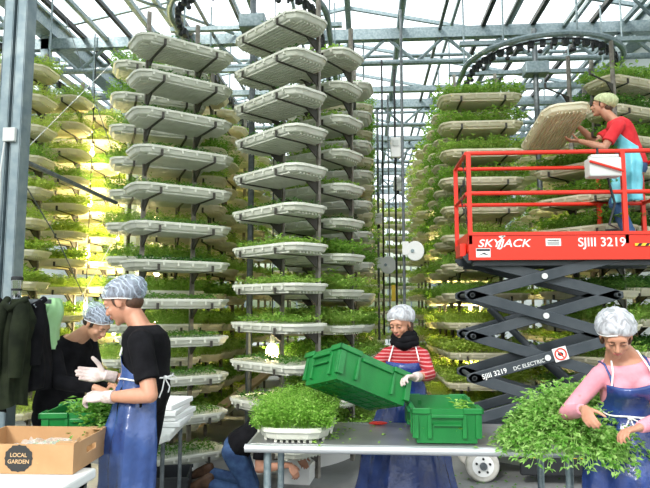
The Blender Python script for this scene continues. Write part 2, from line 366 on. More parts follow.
# ------------------------------------------------------------------ oval overhead tracks with chain
def stadium(cx, y0, y1, hw, n=22):
    p = []
    for k in range(n+1): a = math.pi+math.pi*k/n; p.append((cx+hw*math.cos(a), y0+hw*math.sin(a)))
    L = int((y1-y0)/.2)
    for k in range(1, L): p.append((cx+hw, y0+(y1-y0)*k/L))
    for k in range(n+1): a = math.pi*k/n; p.append((cx+hw*math.cos(a), y1+hw*math.sin(a)))
    for k in range(1, L): p.append((cx-hw, y1-(y1-y0)*k/L))
    return p
HT = 4.66
OV = {'A': (-1.28, 6.3, 10.5, .88), 'R': (2.24, 7.4, 11, .95), 'L': (-4.95, 6.6, 12, .95)}
for key, lab in (('A', 'grey oval overhead track with black chain above the two middle racks'), ('R', 'grey oval overhead track with black chain above the red lift'), ('L', 'grey oval overhead track with black chain above the left racks')):
    cx, y0, y1, hw = OV[key]; r = empty('overhead_track', (cx, y0, 4.86 if key == 'A' else HT)); tag(r, lab, 'conveyor track', 'oval conveyor tracks')
    pts = stadium(0, 0, y1-y0, hw); q = [(x, y, 0.) for x, y in pts]
    MB().path(q, .036, 8, True).build('rail', M['galv'], r, smooth=True)
    pin = stadium(0, 0, y1-y0, hw-.09); m = MB(); rnd = random.Random(5)
    for i in range(len(pin)):
        x, y = pin[i]; x2, y2 = pin[(i+1) % len(pin)]
        m.bar((x, y, -.06+rnd.uniform(-.012, .012)), ((x+x2)/2, (y+y2)/2, -.06), .06, .075)
        if i % 2 == 0: m.tube((x, y, -.06), (x, y, -.14), .015, 6)
        if i % 3 == 0: m.ell((x, y, -.15), (.03, .03, .025), n=8, m=5)
    m.path([(x, y, -.02) for x, y in pin], .012, 6, True)
    m.build('chain', M['chain'], r)
    for i in range(0, len(pts), 6): x, y = pts[i]; MB().tube((x, y, .03), (x, y, 1.02), .012, 6).build('hanger_rod', M['galv'], r)
    for yy in (-hw*.6, .35, 1.6, 3.0): MB().bx(-hw-.15, hw+.15, yy-.03, yy+.03, .05, .1).build('cross_brace', M['galv'], r)
    if key != 'L':
        m = MB(); m.tube((0, .2, -1.6 if key == 'R' else -4.6), (0, .2, .6), .035, 8); m.build('drive_shaft', M['galv_dark'], r, smooth=True)
        MB().box((0, .2, .05), (.3, .2, .16)).build('drive_motor', M['galv'], r, bevel=.01)
# ------------------------------------------------------------------ growing trays
def octo(L, W, c, z): 
    l, w_ = L/2, W/2
    return [V(-l+c*1.0, -w_, z), V(l-c*1.0, -w_, z), V(l-c*.25, -w_+c*.45, z), V(l, -w_+c, z), V(l, w_-c, z), V(l-c*.25, w_-c*.45, z), V(l-c, w_, z), V(-l+c, w_, z), V(-l+c*.25, w_-c*.45, z), V(-l, w_-c, z), V(-l, -w_+c, z), V(-l+c*.25, -w_+c*.45, z)]
TL, TW = 1.0, .49
def tray_mb(L=TL, W=TW, detail=True):
    m = MB(); c = .12
    m.loft([octo(L-.07, W-.06, c*.9, .018), octo(L-.055, W-.045, c*.92, .024), octo(L-.03, W-.02, c*.97, .058), octo(L-.03, W-.02, c*.97, .062), octo(L, W, c, .063), octo(L, W, c, .084), octo(L-.012, W-.012, c, .088), octo(L-.03, W-.03, c, .086), octo(L-.045, W-.045, c, .078)])
    if detail:
        k = 11
        for i in range(k):
            y = -W/2+.05+(W-.10)*i/(k-1); m.box((0, y, .010), (L-.24 if abs(i-5) > 3 else L-.11, .016, .020))
        for i in range(9):
            x = -L/2+.14+(L-.28)*i/8; m.box((x, 0, .013), (.012, W-.08, .012))
        for i in range(6):
            x = -L/2+.15+(L-.3)*i/5
            for s in (-1, 1): m.box((x, s*(W/2-.003), .056), (.02, .012, .04))
    return m
def leaf(m, p, d, n, L, wd, fold=.25):
    d = nrm(d); s = np.cross(d, n); l = np.linalg.norm(s)
    if l < 1e-3: return
    s = s/l; n = np.cross(s, d)
    a = p; b1 = p+d*L*.45+s*wd/2+n*wd*fold; b2 = p+d*L*.45-s*wd/2+n*wd*fold; c = p+d*L+n*(-L*.12)
    k = len(m.v); m.v.extend([tuple(a), tuple(b1), tuple(c), tuple(b2)]); m.f.append((k, k+1, k+2, k+3)); m.m.append(m.mi)
def blade(m, p, d, L, wd):
    s = nrm(np.cross(d, V(.3, .9, .1))); k = len(m.v)
    m.v.extend([tuple(p-s*wd/2), tuple(p+s*wd/2), tuple(p+d*L)]); m.f.append((k, k+1, k+2)); m.m.append(m.mi)
def plant_mb(seed, n, h, lw, spread=.0, L=TL, W=TW, rows=None, droop=.3, stemw=.003):
    rnd = random.Random(seed); m = MB()
    for i in range(n):
        if rows:
            r = i % rows; x = -L/2+.1+(L-.2)*((i//rows)+.5)/(n/rows)+rnd.gauss(0, .006); y = -W/2+.08+(W-.16)*r/(rows-1)+rnd.gauss(0, .006)
        else:
            x = rnd.uniform(-L/2+.02, L/2-.02); y = rnd.uniform(-W/2+.015, W/2-.015)
            if abs(x)/(L/2)+abs(y)/(W/2) > 1.75: continue
        ed = V(x/(L/2), y/(W/2), 0); out = ed*max(0, np.linalg.norm(ed)-.6)*spread
        d = nrm(V(rnd.gauss(0, droop), rnd.gauss(0, droop), 1)+out); hh = h*rnd.uniform(.55, 1.15)*(1+.25*math.sin(x*9+seed)*math.cos(y*11+seed))
        p = V(x, y, .08); blade(m, p, d, hh, stemw)
        for k in range(4 if rows else 3):
            t = rnd.uniform(.45, 1.); q = p+d*hh*t; a = rnd.uniform(0, 6.28)
            leaf(m, q, V(math.cos(a), math.sin(a), rnd.uniform(-.3, .9)), V(0, 0, 1), lw*rnd.uniform(.7, 1.4), lw*rnd.uniform(.45, .8))
    return m
ME = {}
ME['tray'] = tray_mb().mesh('growing_tray', M['tray']); fixn(ME['tray'])
ME['tray_w'] = tray_mb().mesh('growing_tray', M['tray_w']); fixn(ME['tray_w'])
for k, (nm, n, h, lw, sp, rows, mt) in enumerate([('seed', 130, .055, .032, .2, 5, 'leaf_d'), ('seed2', 150, .08, .04, .3, 5, 'leaf_m'), ('micro', 1000, .15, .024, .8, None, 'leaf_y'),
                                      ('micro2', 900, .16, .027, .9, None, 'leaf_m'), ('lush', 560, .17, .048, 1.0, None, 'leaf_m'), ('lush2', 540, .14, .05, 1.0, None, 'leaf_y'), ('dark', 520, .15, .045, .7, None, 'leaf_d')]):
    ME[nm] = plant_mb(k+3, n, h, lw, sp, rows=rows).mesh('greens', M[mt])
NL = 12; PITCH = .343
ORD = ['top', 'second', 'third', 'fourth', 'fifth', 'sixth', 'seventh', 'eighth', 'ninth', 'tenth', 'eleventh', 'lowest']
bk = MB()      # one bracket, local to the tray level: strap under the tray, arm to the post
bk.bx(-.011, .011, -.24, .25, .0, -.008); bk.bx(-.011, .011, -.255, -.243, -.006, .05); bk.add([(-.008, .25, 0), (.008, .25, 0), (.008, .25, -.11), (-.008, .25, -.11), (-.008, .1, 0), (.008, .1, 0)], [(0, 1, 2, 3), (0, 4, 5, 1), (3, 2, 5, 4), (0, 3, 4), (1, 5, 2)])
ME['bracket'] = bk.mesh('bracket', M['strap']); fixn(ME['bracket'])
ME['post'] = MB().bx(-.02, .02, -.015, .015, .1, 4.62).mesh('post', M['rackpost']); fixn(ME['post'])
def link(me, name, parent, loc, rz=0):
    o = bpy.data.objects.new(name, me); col.objects.link(o); o.parent = parent; o.location = loc; o.rotation_euler = (0, 0, rz); return o
def rack(c, ang, htop, desc, kinds, skip=(), white=True, full=True, pitch=PITCH, seed=0):
    rnd = random.Random(seed+7); x, y = c[0], c[1]
    r = empty('hanging_rack', (x, y, 0), R(ang)); tag(r, 'tall tray rack hung from an overhead track, '+desc, 'rack', 'hanging racks of growing trays')
    for s in (-1, 1): link(ME['post'], 'post', r, (s*.26, .27, 0))
    rot = eul(0, 0, ang)
    for i in range(NL):
        z = htop-i*pitch-.088
        if z < .12: break
        if full:
            for s in (-1, 1): link(ME['bracket'], 'bracket', r, (s*.26, 0, z))
        if i in skip: continue
        kd = kinds[min(len(kinds)-1, int(i*len(kinds)/NL))]
        if isinstance(kd, tuple): kd = rnd.choice(kd)
        t = bpy.data.objects.new('growing_tray', ME['tray_w' if white else 'tray']); col.objects.link(t)
        dx = rnd.uniform(-.012, .012); p = rot @ V(dx, 0, 0)
        t.location = (x+p[0], y+p[1], z); t.rotation_euler = (0, 0, R(ang+rnd.uniform(-.8, .8)+(180 if i % 2 else 0)))
        g = link(ME[kd], 'greens', t, (0, 0, 0))
        look = {'seed': 'white growing tray of small dark seedlings', 'seed2': 'growing tray of young green seedlings', 'micro': 'cream growing tray of yellow-green shoots', 'micro2': 'growing tray of feathery green shoots', 'lush': 'growing tray of leafy greens', 'lush2': 'growing tray of pale leafy greens', 'dark': 'growing tray of dark leafy greens'}[kd]
        tag(t, look+', '+ORD[i]+' level, '+desc, 'growing tray', 'growing trays on the hanging racks')
S1 = [('seed',), ('seed',), ('seed',), ('seed', 'seed2')]
rack((-1.80, 5.55), 38, 4.17, 'nearest left of centre', ['seed'], seed=1, pitch=.352)
rack((-.81, 5.46), -42, 4.29, 'nearest in the centre', ['seed', 'seed', 'seed2', 'seed'], seed=2, pitch=.35)
sideA = ['second', 'third', 'fourth', 'fifth']
for i, (x, y, a) in enumerate(((-2.24, 6.15, 26), (-2.15, 6.85, 6), (-2.16, 7.5, 0), (-2.16, 8.15, 0))):
    rack((x, y), a, 4.2-.02*i, sideA[i]+' in middle track\'s left row', [('seed2', 'micro2'), ('micro2', 'lush')], seed=10+i, white=i < 1)
for i, (x, y, a) in enumerate(((-.50, 6.02, -32), (-.40, 6.75, -6), (-.38, 7.4, 0), (-.38, 8.05, 0), (-.38, 8.7, 0))):
    rack((x, y), a, 4.2-.02*i, (sideA+['sixth'])[i]+' in middle track\'s right row', [('seed', 'seed2'), ('seed2', 'lush')] if i < 2 else [('micro2', 'lush')], seed=20+i, white=i < 2)
sideL = ['first', 'second', 'third', 'fourth', 'fifth', 'sixth']
for i in range(6):
    rack((-4.02, 6.25+i*.9), 0, 4.3-.03*(i % 2), sideL[i]+' from the front in left group', [('micro', 'micro2'), ('micro', 'lush2'), ('micro', 'micro2')], seed=30+i, white=False)
for i in range(4):
    rack((1.43, 7.22+i*.66), 0, 4.19-.02*i, sideL[i]+' rack behind lift\'s left end', [('lush',), ('lush', 'micro2'), ('lush2', 'micro')], seed=40+i, white=False)
rack((2.42, 6.62), -48, 4.2, 'nearest behind the red lift', [('lush',), ('lush', 'dark')], skip=(0, 1, 2), seed=51, white=False)
rack((3.12, 7.0), 24, 4.24, 'behind the lift worker\'s back', [('lush', 'dark')], seed=52, white=False)
rack((3.24, 7.7), 0, 4.22, 'beside the milky right wall', [('lush', 'dark')], seed=53, white=False)
# the rest of the racks, far back: one uncountable mass
fm = MB(); rnd = random.Random(77)
fspots = [(-2.16, y) for y in (8.85, 9.5, 10.2, 10.9)]+[(-.38, y) for y in (9.4, 10.1, 10.8)]+[(-4.02, y) for y in (11.8, 12.7, 13.6)]+[(-5.9, y) for y in (6.9, 7.6, 8.3, 9.0)]+[(1.36, y) for y in (9.9, 10.6, 11.3, 12.0)]+[(3.24, y) for y in (8.4, 9.1, 9.8, 10.5, 11.2)]+[(2.3, 12.2), (-1.28, 11.5), (-5, 12.8), (.0, 15), (-2.2, 15), (-4.5, 15.5), (2.6, 15), (.75, 16.5), (-.4, 17), (.1, 18.5), (1.3, 17)]
tl = tray_mb(detail=False); pls = [plant_mb(91, 130, .11, .07, .9), plant_mb(92, 130, .12, .08, .9)]
for x, y in fspots:
    for i in range(NL):
        z = 4.22-i*PITCH-.088; dx = rnd.uniform(-.02, .02)
        fm.mi = 0; fm.add([(p[0]+x+dx, p[1]+y, p[2]+z) for p in tl.v], tl.f)
        pl = rnd.choice(pls); fm.mi = rnd.choice((1, 2)); fm.add([(p[0]+x+dx, p[1]+y, p[2]+z) for p in pl.v], pl.f)
    fm.mi = 3
    for s in (-.26, .26): fm.bx(x+s-.02, x+s+.02, y+.26, y+.29, .1, 4.62)
tag(fm.build('growing_tray', [M['tray'], M['leaf_m'], M['leaf_y'], M['rackpost']], fix=False), 'mass of far trays of greens on hanging racks behind all the nearer racks', 'growing trays', kind='stuff')
# ------------------------------------------------------------------ central grow lamp, plus fill lamps added among the racks
def grow_or_fill_lamp(p, label, power, r=.055):
    o = empty('grow_or_fill_lamp', p); tag(o, label, 'lamp', 'hanging grow lamps')
    MB().ell((0, 0, 0), (r, r, r*1.5)).build('bulb', M['bulb'], o, smooth=True)
    MB().tube((0, 0, r*1.4), (0, 0, r*1.4+.09), .024, 12).build('socket', M['grey_pl'], o, smooth=True)
    MB().tube((0, 0, r*1.4+.09), (0, 0, 5.1-p[2]), .006, 6).build('cord', M['black_metal'], o)
    l = bpy.data.lights.new('lamp_light', 'POINT'); l.energy = power; l.color = (1, .80, .42); l.shadow_soft_size = .07
    lo = bpy.data.objects.new('lamp_light', l); col.objects.link(lo); lo.parent = o; lo.location = (0, 0, 0)
grow_or_fill_lamp(Q(272, 353, 6.05), 'lit frosted grow lamp low behind the central rack', 30, .065)
for i, h in enumerate((3.75, 2.95, 2.15, 1.35)):  # added lamps, put in to give the left racks a warm glow
    grow_or_fill_lamp(CW(-2.45, 8.5+.05*i, h), ORD[i].replace('top', 'highest')+' of the added fill lamps hanging beside the left group of racks', 110)
for j, y in enumerate((7.55, 8.45)):  # small added lamps in the rack gaps, brightening tray undersides
    for i in range(4):
        grow_or_fill_lamp((-3.66, y, 4.3-.03*(j % 2)-(1.5+2*i+j)*PITCH-.1), ORD[i].replace('top', 'highest')+' of the lit grow lamps behind the left group\'s '+['second', 'third'][j]+' rack', 36, .03)
for i, h in enumerate((2.5, 1.5, .8)):  # lamps added inside the right group to backlight its trays
    grow_or_fill_lamp(CW(2.1, 8.6, h), ORD[i].replace('top', 'highest')+' of the added fill lamps among the racks behind the red lift', 190, .03)
# ------------------------------------------------------------------ low white oval troughs round the middle racks
def trough(cx, y0, y1, hw, label):
    r = empty('drain_trough', (cx, y0, 0)); tag(r, label, 'trough')
    o = stadium(0, 0, y1-y0, hw, 30); i_ = stadium(0, 0, y1-y0, hw-.05, 30); n = len(o); m = MB()
    vs = [(x, y, 0) for x, y in o]+[(x, y, .19) for x, y in o]+[(x, y, .19) for x, y in i_]+[(x, y, .04) for x, y in i_]
    fs = []
    for k in range(n):
        j = (k+1) % n
        for q in range(3): fs.append((q*n+k, q*n+j, (q+1)*n+j, (q+1)*n+k))
    m.add(vs, fs); m.build('wall', M['white_paint'], r, smooth=True)
    m = MB(); m.add([(x, y, .04) for x, y in i_], [tuple(range(n))]); m.build('basin_floor', M['concrete'], r)
    MB().path([(x, y, .19) for x, y in o], .014, 6, True).build('rim', M['grey_pl'], r, smooth=True)
trough(-1.28, 7.12, 10.6, 1.22, 'low white oval trough on the floor under the middle racks')
trough(2.24, 7.6, 11, 1.35, 'low white oval trough on the floor behind the red lift')
trough(-4.95, 6.7, 12, 1.35, 'low white oval trough on the floor under the left racks')
m = MB(); a, b = QH(197, 424, .55), QH(262, 376, .95); m.bar(Q(192, 428, 6.5), Q(266, 374, 7.6), .14, .03)
tag(m.build('wooden_board', M['wood']), 'pale pine board leaning behind the kneeling worker', 'board')
# ------------------------------------------------------------------ steel post, coat ledge, hanging pipes and cables at left
c = CW(-2.28, 4.22); r = empty('steel_column', (c[0], c[1], 0), .0); tag(r, 'thick galvanised steel column at the far left with a junction box', 'column')
MB().bx(-.08, .08, -.005, .005, 0, 5.7).build('web', M['post'], r)
for s in (-1, 1): MB().bx(s*.05-.034, s*.05+.034, -.06, -.048, 0, 5.7).bx(s*.084-.004, s*.084+.004, -.06, .06, 0, 5.7).bx(s*.016-.004, s*.016+.004, -.06, -.02, 0, 5.7).build('flange', M['post'], r)
MB().bx(-.03, .06, -.09, -.061, 2.82, 2.92).build('junction_box', M['grey_pl'], r, bevel=.004)
MB().path([(-.02, -.075, 2.82), (-.03, -.09, 2.6), (-.03, -.075, 2.3), (-.03, -.07, 1.7)], .006, 6).build('cable', M['grey_pl'], r)
def sm(name, mb, mt, label, cat, group=None, **k): return tag(mb.build(name, M[mt] if isinstance(mt, str) else mt, **k), label, cat, group)
sm('diagonal_brace', MB().path([Q(24, 161, 4.3), Q(116, 203, 5.6)], .02, 8), 'galv_dark', 'dark grey pipe sloping down from the left steel column to the racks', 'pipe', smooth=True)
sm('guy_cable', MB().path([Q(66, 20, 6.0), Q(112, 149, 5.9)], .004, 6), 'galv_dark', 'thin dark cable sloping over the top of the left racks', 'cable')
sm('guy_cable', MB().path([Q(20, 176, 4.2), Q(58, 240, 4.9), Q(90, 310, 6.0)], .005, 6), 'galv_dark', 'dark cable sloping down across the left racks to the two men', 'cable')
sm('guy_cable', MB().path([Q(30, 145, 4.5), Q(112, 63, 6.0)], .0035, 6), 'steel_edge', 'thin pale rod rising right from the left steel column', 'cable')
sm('guy_cable', MB().path([Q(112, 243, 5.3), Q(80, 300, 5.2)], .0035, 6), 'steel_edge', 'thin pale rod sloping down left behind the net-capped men', 'cable')
p = CW((131-325)/590*8.1, 8.1); sm('support_column', MB().bx(p[0]-.085, p[0]+.085, p[1]-.08, p[1]+.08, 0, 5.07), 'post', 'grey square column hidden behind the nearest rack left of centre', 'column')
# rods, pulleys and switch boxes in the gap right of the middle racks
for px, Z, y0, y1, rr, mt, lab in ((384, 8.2, 60, 335, .013, 'black_metal', 'thin black rod hanging close to the middle racks'), (390, 8.8, 95, 330, .012, 'galv_dark', 'grey rod hanging just left of the long black hose'),
        (397, 7.4, 70, 310, .014, 'black_metal', 'black hose hanging beside the white switch box'), (404.5, 6.6, 10, 330, .017, 'galv_dark', 'thick dark rod hanging with the white disc on it'),
        (379, 8.6, 110, 340, .018, 'galv_dark', 'dark stained pipe standing by the middle racks\' right edge'), (340, 8.4, 0, 120, .012, 'galv_dark', 'thin rod hanging above the middle racks, left of two others'),
        (355, 8.4, 0, 90, .012, 'galv_dark', 'thin rod hanging above the middle racks, between two others'), (365, 8.4, 0, 80, .012, 'galv', 'thin pale rod hanging above the middle racks, right of two others')):
    p = Q(px, 300, Z); top = min(5.6, Q(px, y0, Z)[2]); bot = Q(px, y1, Z)[2]
    sm('hanging_rod', MB().tube((p[0], p[1], bot), (p[0], p[1], top), rr, 8), mt, lab, 'rod', 'hanging rods', smooth=True)
def disc(px, py, Z, rad, lab):
    p = Q(px, py, Z); o = empty('pulley_guard', p); tag(o, lab, 'pulley guard', 'white pulley guards')
    pts = [(rad*math.cos(a), rad*1.1*math.sin(a)) for a in np.linspace(0, 2*math.pi, 24, endpoint=False)]
    MB().prism(pts, -.02, .02, 'y').build('cover', M['grey_pl'], o, bevel=.006)
    MB().tube((-rad*.3, -.035, 0), (-rad*.3, -.02, 0), .02, 12).build('hub', M['galv'], o)
    MB().box((-rad*1.05, 0, .03), (.07, .05, .15)).build('mount', M['grey_pl'], o, bevel=.004)
disc(415, 251, 6.5, .10, 'round white pulley guard on the thick rod, right of the middle racks')
disc(388, 265, 8.0, .11, 'round white pulley guard half hidden near the middle racks')
disc(260, 252, 6.6, .10, 'round white pulley guard between the two nearest racks')
def swbox(px, py, Z, w_, h_, lab):
    p = Q(px, py, Z); o = empty('switch_box', p); tag(o, lab, 'switch box', 'hanging white switch boxes')
    MB().box((0, 0, 0), (w_, .09, h_)).build('case', M['white_paint'], o, bevel=.012)
    MB().box((0, -.05, h_*.2), (w_*.6, .012, h_*.3)).build('cover_plate', M['grey_pl'], o, bevel=.004)
    MB().tube((0, 0, -h_/2), (0, 0, -h_/2-.05), .018, 8).build('cable_gland', M['black_metal'], o)
swbox(395.5, 148, 7.3, .13, .26, 'white switch box hanging high on the black hose')
swbox(398, 184, 8.4, .13, .2, 'smaller white switch box below the high one')
swbox(379, 219, 8.5, .12, .16, 'white switch box at the middle racks\' right edge')
for px, py, n in ((392, 102, 0), (401, 180, 1)): pass
sm('hose_tag', MB().box(Q(393.5, 293, 7.38), (.05, .02, .2)), 'yellow', 'yellow tag on the black hose', 'tag')
# ------------------------------------------------------------------ scissor lift
LZ = 5.6; lo_ = CW(1.37, LZ); LR = empty('scissor_lift', (lo_[0], lo_[1], 0), 0)
tag(LR, 'red and dark grey electric scissor lift raised up in front of the racks', 'lift')
# local x: along the platform (0 = its left end), y: away from camera, z: height
DZ0, DZ1 = 2.075, 2.34; LW = .72; LL = 1.95
m = MB(); m.bx(0, LL, 0, .03, DZ0, DZ1); m.bx(0, LL, LW-.03, LW, DZ0, DZ1); m.bx(0, .03, .03, LW-.03, DZ0+.08, DZ1); m.bx(LL-.03, LL, .03, LW-.03, DZ0, DZ1)
m.bx(-.0, LL, -.015, 0, DZ0, DZ0+.03); m.bx(0, LL, -.012, 0, DZ1-.03, DZ1)
m.build('side_board', M['red'], LR)
MB().bx(.03, LL-.03, .03, LW-.03, 2.17, 2.2).build('deck', M['galv_dark'], LR)
MB().bx(.05, LL-.05, .06, .14, DZ0-.05, DZ0+.09).build('under_rail', M['dgrey'], LR)
MB().bx(.05, LL-.05, LW-.14, LW-.06, DZ0-.05, DZ0+.09).build('under_rail', M['dgrey'], LR)
RT, RM = 3.115, 2.72
for y in (.02, LW-.02):
    for z in (RT, RM): MB().tube((.0, y, z), (LL, y, z), .021, 12).build('guard_rail', M['red'], LR, smooth=True)
for x in (0, LL):
    for z in (RT, RM): MB().tube((x, .02, z), (x, LW-.02, z), .019, 12).build('guard_rail', M['red'], LR, smooth=True)
for x, y in ((.02, .02), (1.47, .02), (LL, .02), (.0, LW-.02), (1.50, LW-.02), (LL, LW-.02)):
    MB().bx(x-.022, x+.022, y-.02, y+.02, 2.22, RT).build('guard_post', M['red'], LR, bevel=.006)
cb = MB().box((1.25, -.07, 2.93), (.29, .14, .18)).build('control_box', M['grey_pl'], LR, bevel=.012)
MB().box((1.25, -.09, 3.035), (.25, .09, .025)).build('box_lid', M['white_paint'], cb, bevel=.005)
MB().tube((1.2, -.09, 3.04), (1.2, -.09, 3.12), .012, 8).build('joystick', M['black_metal'], cb)
MB().path([(1.10, -.155, 2.98), (1.40, -.165, 2.88)], .012, 8).build('box_strut', M['red'], cb)
MB().path([(1.3, -.05, 2.84), (1.36, -.03, 2.6), (1.3, -.03, 2.4), (1.4, .0, 2.36), (1.28, .01, 2.35)], .012, 8).build('control_cable', M['black_metal'], LR, smooth=True)
m = MB()
for k in range(14):
    z = 3.0-k*.045; x = -.03+.03*math.sin(k*.7); m.path([(x+.016*math.cos(a)*(k % 2), .03+.016*math.cos(a)*((k+1) % 2), z+.03*math.sin(a)) for a in np.linspace(0, 6.28, 9)[:-1]], .004, 5, True)
m.build('gate_chain', M['chain'], LR)
MB().box((-.035, .25, 2.18), (.06, .3, .13)).build('ladder_bracket', M['red'], LR, bevel=.01)
t = text_mb('SKYJACK', .095, .25, .001, 1.0); t.v = [(p[0]*1.28, p[1]*1.08, p[2]) for p in t.v]; xf(t, eul(90, 0, 0), (.085, -.002, 2.2)); t.build('brand_lettering', M['white_paint'], LR, fix=False)
t = MB().add([(.262, -.004, 2.18), (.28, -.004, 2.18), (.335, -.004, 2.31), (.315, -.004, 2.30)], [(0, 1, 2, 3)]).add([(.295, -.004, 2.285), (.35, -.004, 2.30), (.335, -.004, 2.315), (.28, -.004, 2.30)], [(0, 1, 2, 3)]); t.build('brand_arrow', M['white_paint'], LR)
t = text_mb('SJIII 3219', .118, 0, .001); xf(t, eul(90, 0, 0), (1.015, -.002, 2.2)); t.build('model_lettering', M['white_paint'], LR, fix=False)
MB().bx(.72, .86, -.003, 0, 2.205, 2.275).build('notice_plate', M['white_paint'], LR)
t = text_mb('WARNING', .022); xf(t, eul(90, 0, 0), (.735, -.006, 2.25)); t.build('notice_print', M['dgrey'], LR, fix=False)
m = MB()
for k in range(3): m.bx(.735, .845, -.005, -.003, 2.214+.011*k, 2.218+.011*k)
m.build('notice_print', M['dgrey'], LR)
MB().bx(.065, .20, -.018, -.015, 2.10, 2.185).build('warning_plate', M['white_paint'], LR)
MB().bx(.07, .195, -.02, -.018, 2.158, 2.18).build('warning_plate_band', M['dgrey'], LR); MB().add([(.075, -.02, 2.11), (.13, -.02, 2.13), (.19, -.02, 2.115), (.14, -.02, 2.145)], [(0, 1, 2, 3)]).build('warning_pictogram', M['dgrey'], LR)
MB().bx(1.53, LL, -.014, -.011, 2.2, 2.225).build('hazard_stripe', M['yellow'], LR)
for k in range(6):
    MB().add([(1.55+k*.07, -.016, 2.2), (1.58+k*.07, -.016, 2.2), (1.60+k*.07, -.016, 2.225), (1.57+k*.07, -.016, 2.225)], [(0, 1, 2, 3)]).build('hazard_mark', M['black_paint'], LR)
# arms
JX0, JX1 = .03, 1.385; zs = [2.10, 1.745, 1.355, .965, .575]
def arm(x0, z0, x1, z1, y, wd=.10, th=.03):
    d = nrm((x1-x0, 0, z1-z0)); n = V(-d[2], 0, d[0]); e = .07; h = wd/2
    P0, P1 = V(x0, y, z0), V(x1, y, z1); pts = [P0-d*e*1.0+n*h*.25, P0-d*e*.2+n*h, P1+d*e*.2+n*h, P1+d*e+n*h*.25, P1+d*e-n*h*.25, P1+d*e*.2-n*h, P0-d*e*.2-n*h, P0-d*e-n*h*.25]
    m = MB(); m.loft([[p+V(0, -th/2, 0) for p in pts], [p+V(0, th/2, 0) for p in pts]]); return m.build('scissor_arm', M['dgrey'], LR, bevel=.006)
for k in range(4):
    za, zb = zs[k], zs[k+1]
    out, inn = (.06, .11) if k % 2 == 0 else (.06, .11)
    # the arm in front runs from lower left to upper right on the even stages
    if k % 2 == 0: A = (JX0, zb, JX1, za); B = (JX0, za, JX1, zb)
    else: A = (JX0, za, JX1, zb); B = (JX0, zb, JX1, za)
    last = None
    for yo, yi in ((.06, .115), (LW-.06, LW-.115)):
        f = arm(*A, yo); last = last or f; arm(*B, yi)
    cz = (za+zb)/2; cx = (JX0+JX1)/2
    MB().tube((cx, .03, cz), (cx, LW-.03, cz), .03, 14).build('pivot_pin', M['galv_dark'], LR, smooth=True)
    MB().tube((cx, .025, cz), (cx, .04, cz), .028, 16).build('pin_cap', M['grey_pl'], LR, smooth=True)
    for x in (JX0, JX1): MB().tube((x, .03, zb), (x, LW-.03, zb), .022, 12).build('pivot_pin', M['galv_dark'], LR, smooth=True)
    for x in (JX0, JX1): MB().tube((x, .03, zb), (x, .042, zb), .018, 12).build('pin_cap', M['grey_pl'], LR, smooth=True)
# lettering on the third stage front arm, rising to the right
a0, a1 = V(JX0, .041, zs[3]), V(JX1, .041, zs[2]); ang = math.degrees(math.atan2(a1[2]-a0[2], a1[0]-a0[0]))
RR = eul(0, -ang, 0) @ eul(90, 0, 0)
t = text_mb('SJIII 3219', .064); xf(t, RR, a0+nrm(a1-a0)*.075+V(.005, 0, -.03)); t.build('arm_lettering', M['white_paint'], LR, fix=False)
t = text_mb('DC ELECTRIC', .050, 0, .001, 1.0); xf(t, RR, a0+nrm(a1-a0)*.375+V(.005, 0, -.03)); t.build('arm_lettering', M['grey_pl'], LR, fix=False)
sp = a0+nrm(a1-a0)*.83+V(0, -.002, 0); pts = [(.055*math.cos(a), .055*math.sin(a)) for a in np.linspace(0, 6.283, 25)[:-1]]
MB().box(sp, (.13, .002, .125), eul(0, -ang, 0)).build('no_reach_sign', M['white_paint'], LR)
m = MB(); m.path([(sp[0]+p[0]*.92, sp[1]-.003, sp[2]+p[1]*.92) for p in pts], .0075, 6, True); m.bar(sp+V(-.036, -.004, .036), sp+V(.036, -.004, -.036), .003, .012); m.build('sign_ring', M['red'], LR)
MB().ell(sp+V(0, -.002, 0), (.026, .002, .018)).build('sign_hand', M['black_paint'], LR)
MB().path([(.25, .36, 1.62), (.62, .36, 1.25)], .035, 12).build('hydraulic_cylinder', M['dgrey'], LR, smooth=True); MB().path([(.62, .36, 1.25), (1.2, .36, .72)], .05, 12).build('hydraulic_cylinder', M['dgrey'], LR, smooth=True)
# chassis
MB().bx(.0, 1.75, .2, LW-.1, .22, .46).build('chassis', M['dgrey'], LR, bevel=.02)
MB().bx(.02, 1.73, .03, .07, .40, .54).build('chassis_rail', M['dgrey'], LR, bevel=.01); MB().bx(.02, 1.73, LW-.07, LW-.03, .40, .54).build('chassis_rail', M['dgrey'], LR, bevel=.01)
MB().bx(.42, 1.3, .0, .06, .10, .34).build('battery_tray', M['black_metal'], LR, bevel=.015)
for x in (.48, .85): MB().bx(x, x+.13, -.004, 0, .26, .285).build('hazard_label', M['yellow'], LR)
for x in (.10, 1.5):
    for y in (.10, LW-.08):
        w_ = MB().tube((x, y, .155), (x, y+.1, .155), .155, 32).build('wheel', M['tyre'], LR, bevel=.02, smooth=True)
        sgn = -1 if y < .3 else 1; yy = y if sgn < 0 else y+.1
        MB().tube((x, yy+sgn*.008, .155), (x, yy, .155), .1, 24).build('rim', M['white_paint'], w_, smooth=True)
        MB().tube((x, yy+sgn*.03, .155), (x, yy, .155), .035, 16).build('hub', M['galv_dark'], w_, smooth=True)
        for k in range(5):
            a = k*1.2566+.3; MB().tube((x+.065*math.cos(a), yy+sgn*.02, .155+.065*math.sin(a)), (x+.065*math.cos(a), yy, .155+.065*math.sin(a)), .011, 8).build('lug_nut', M['black_metal'], w_)
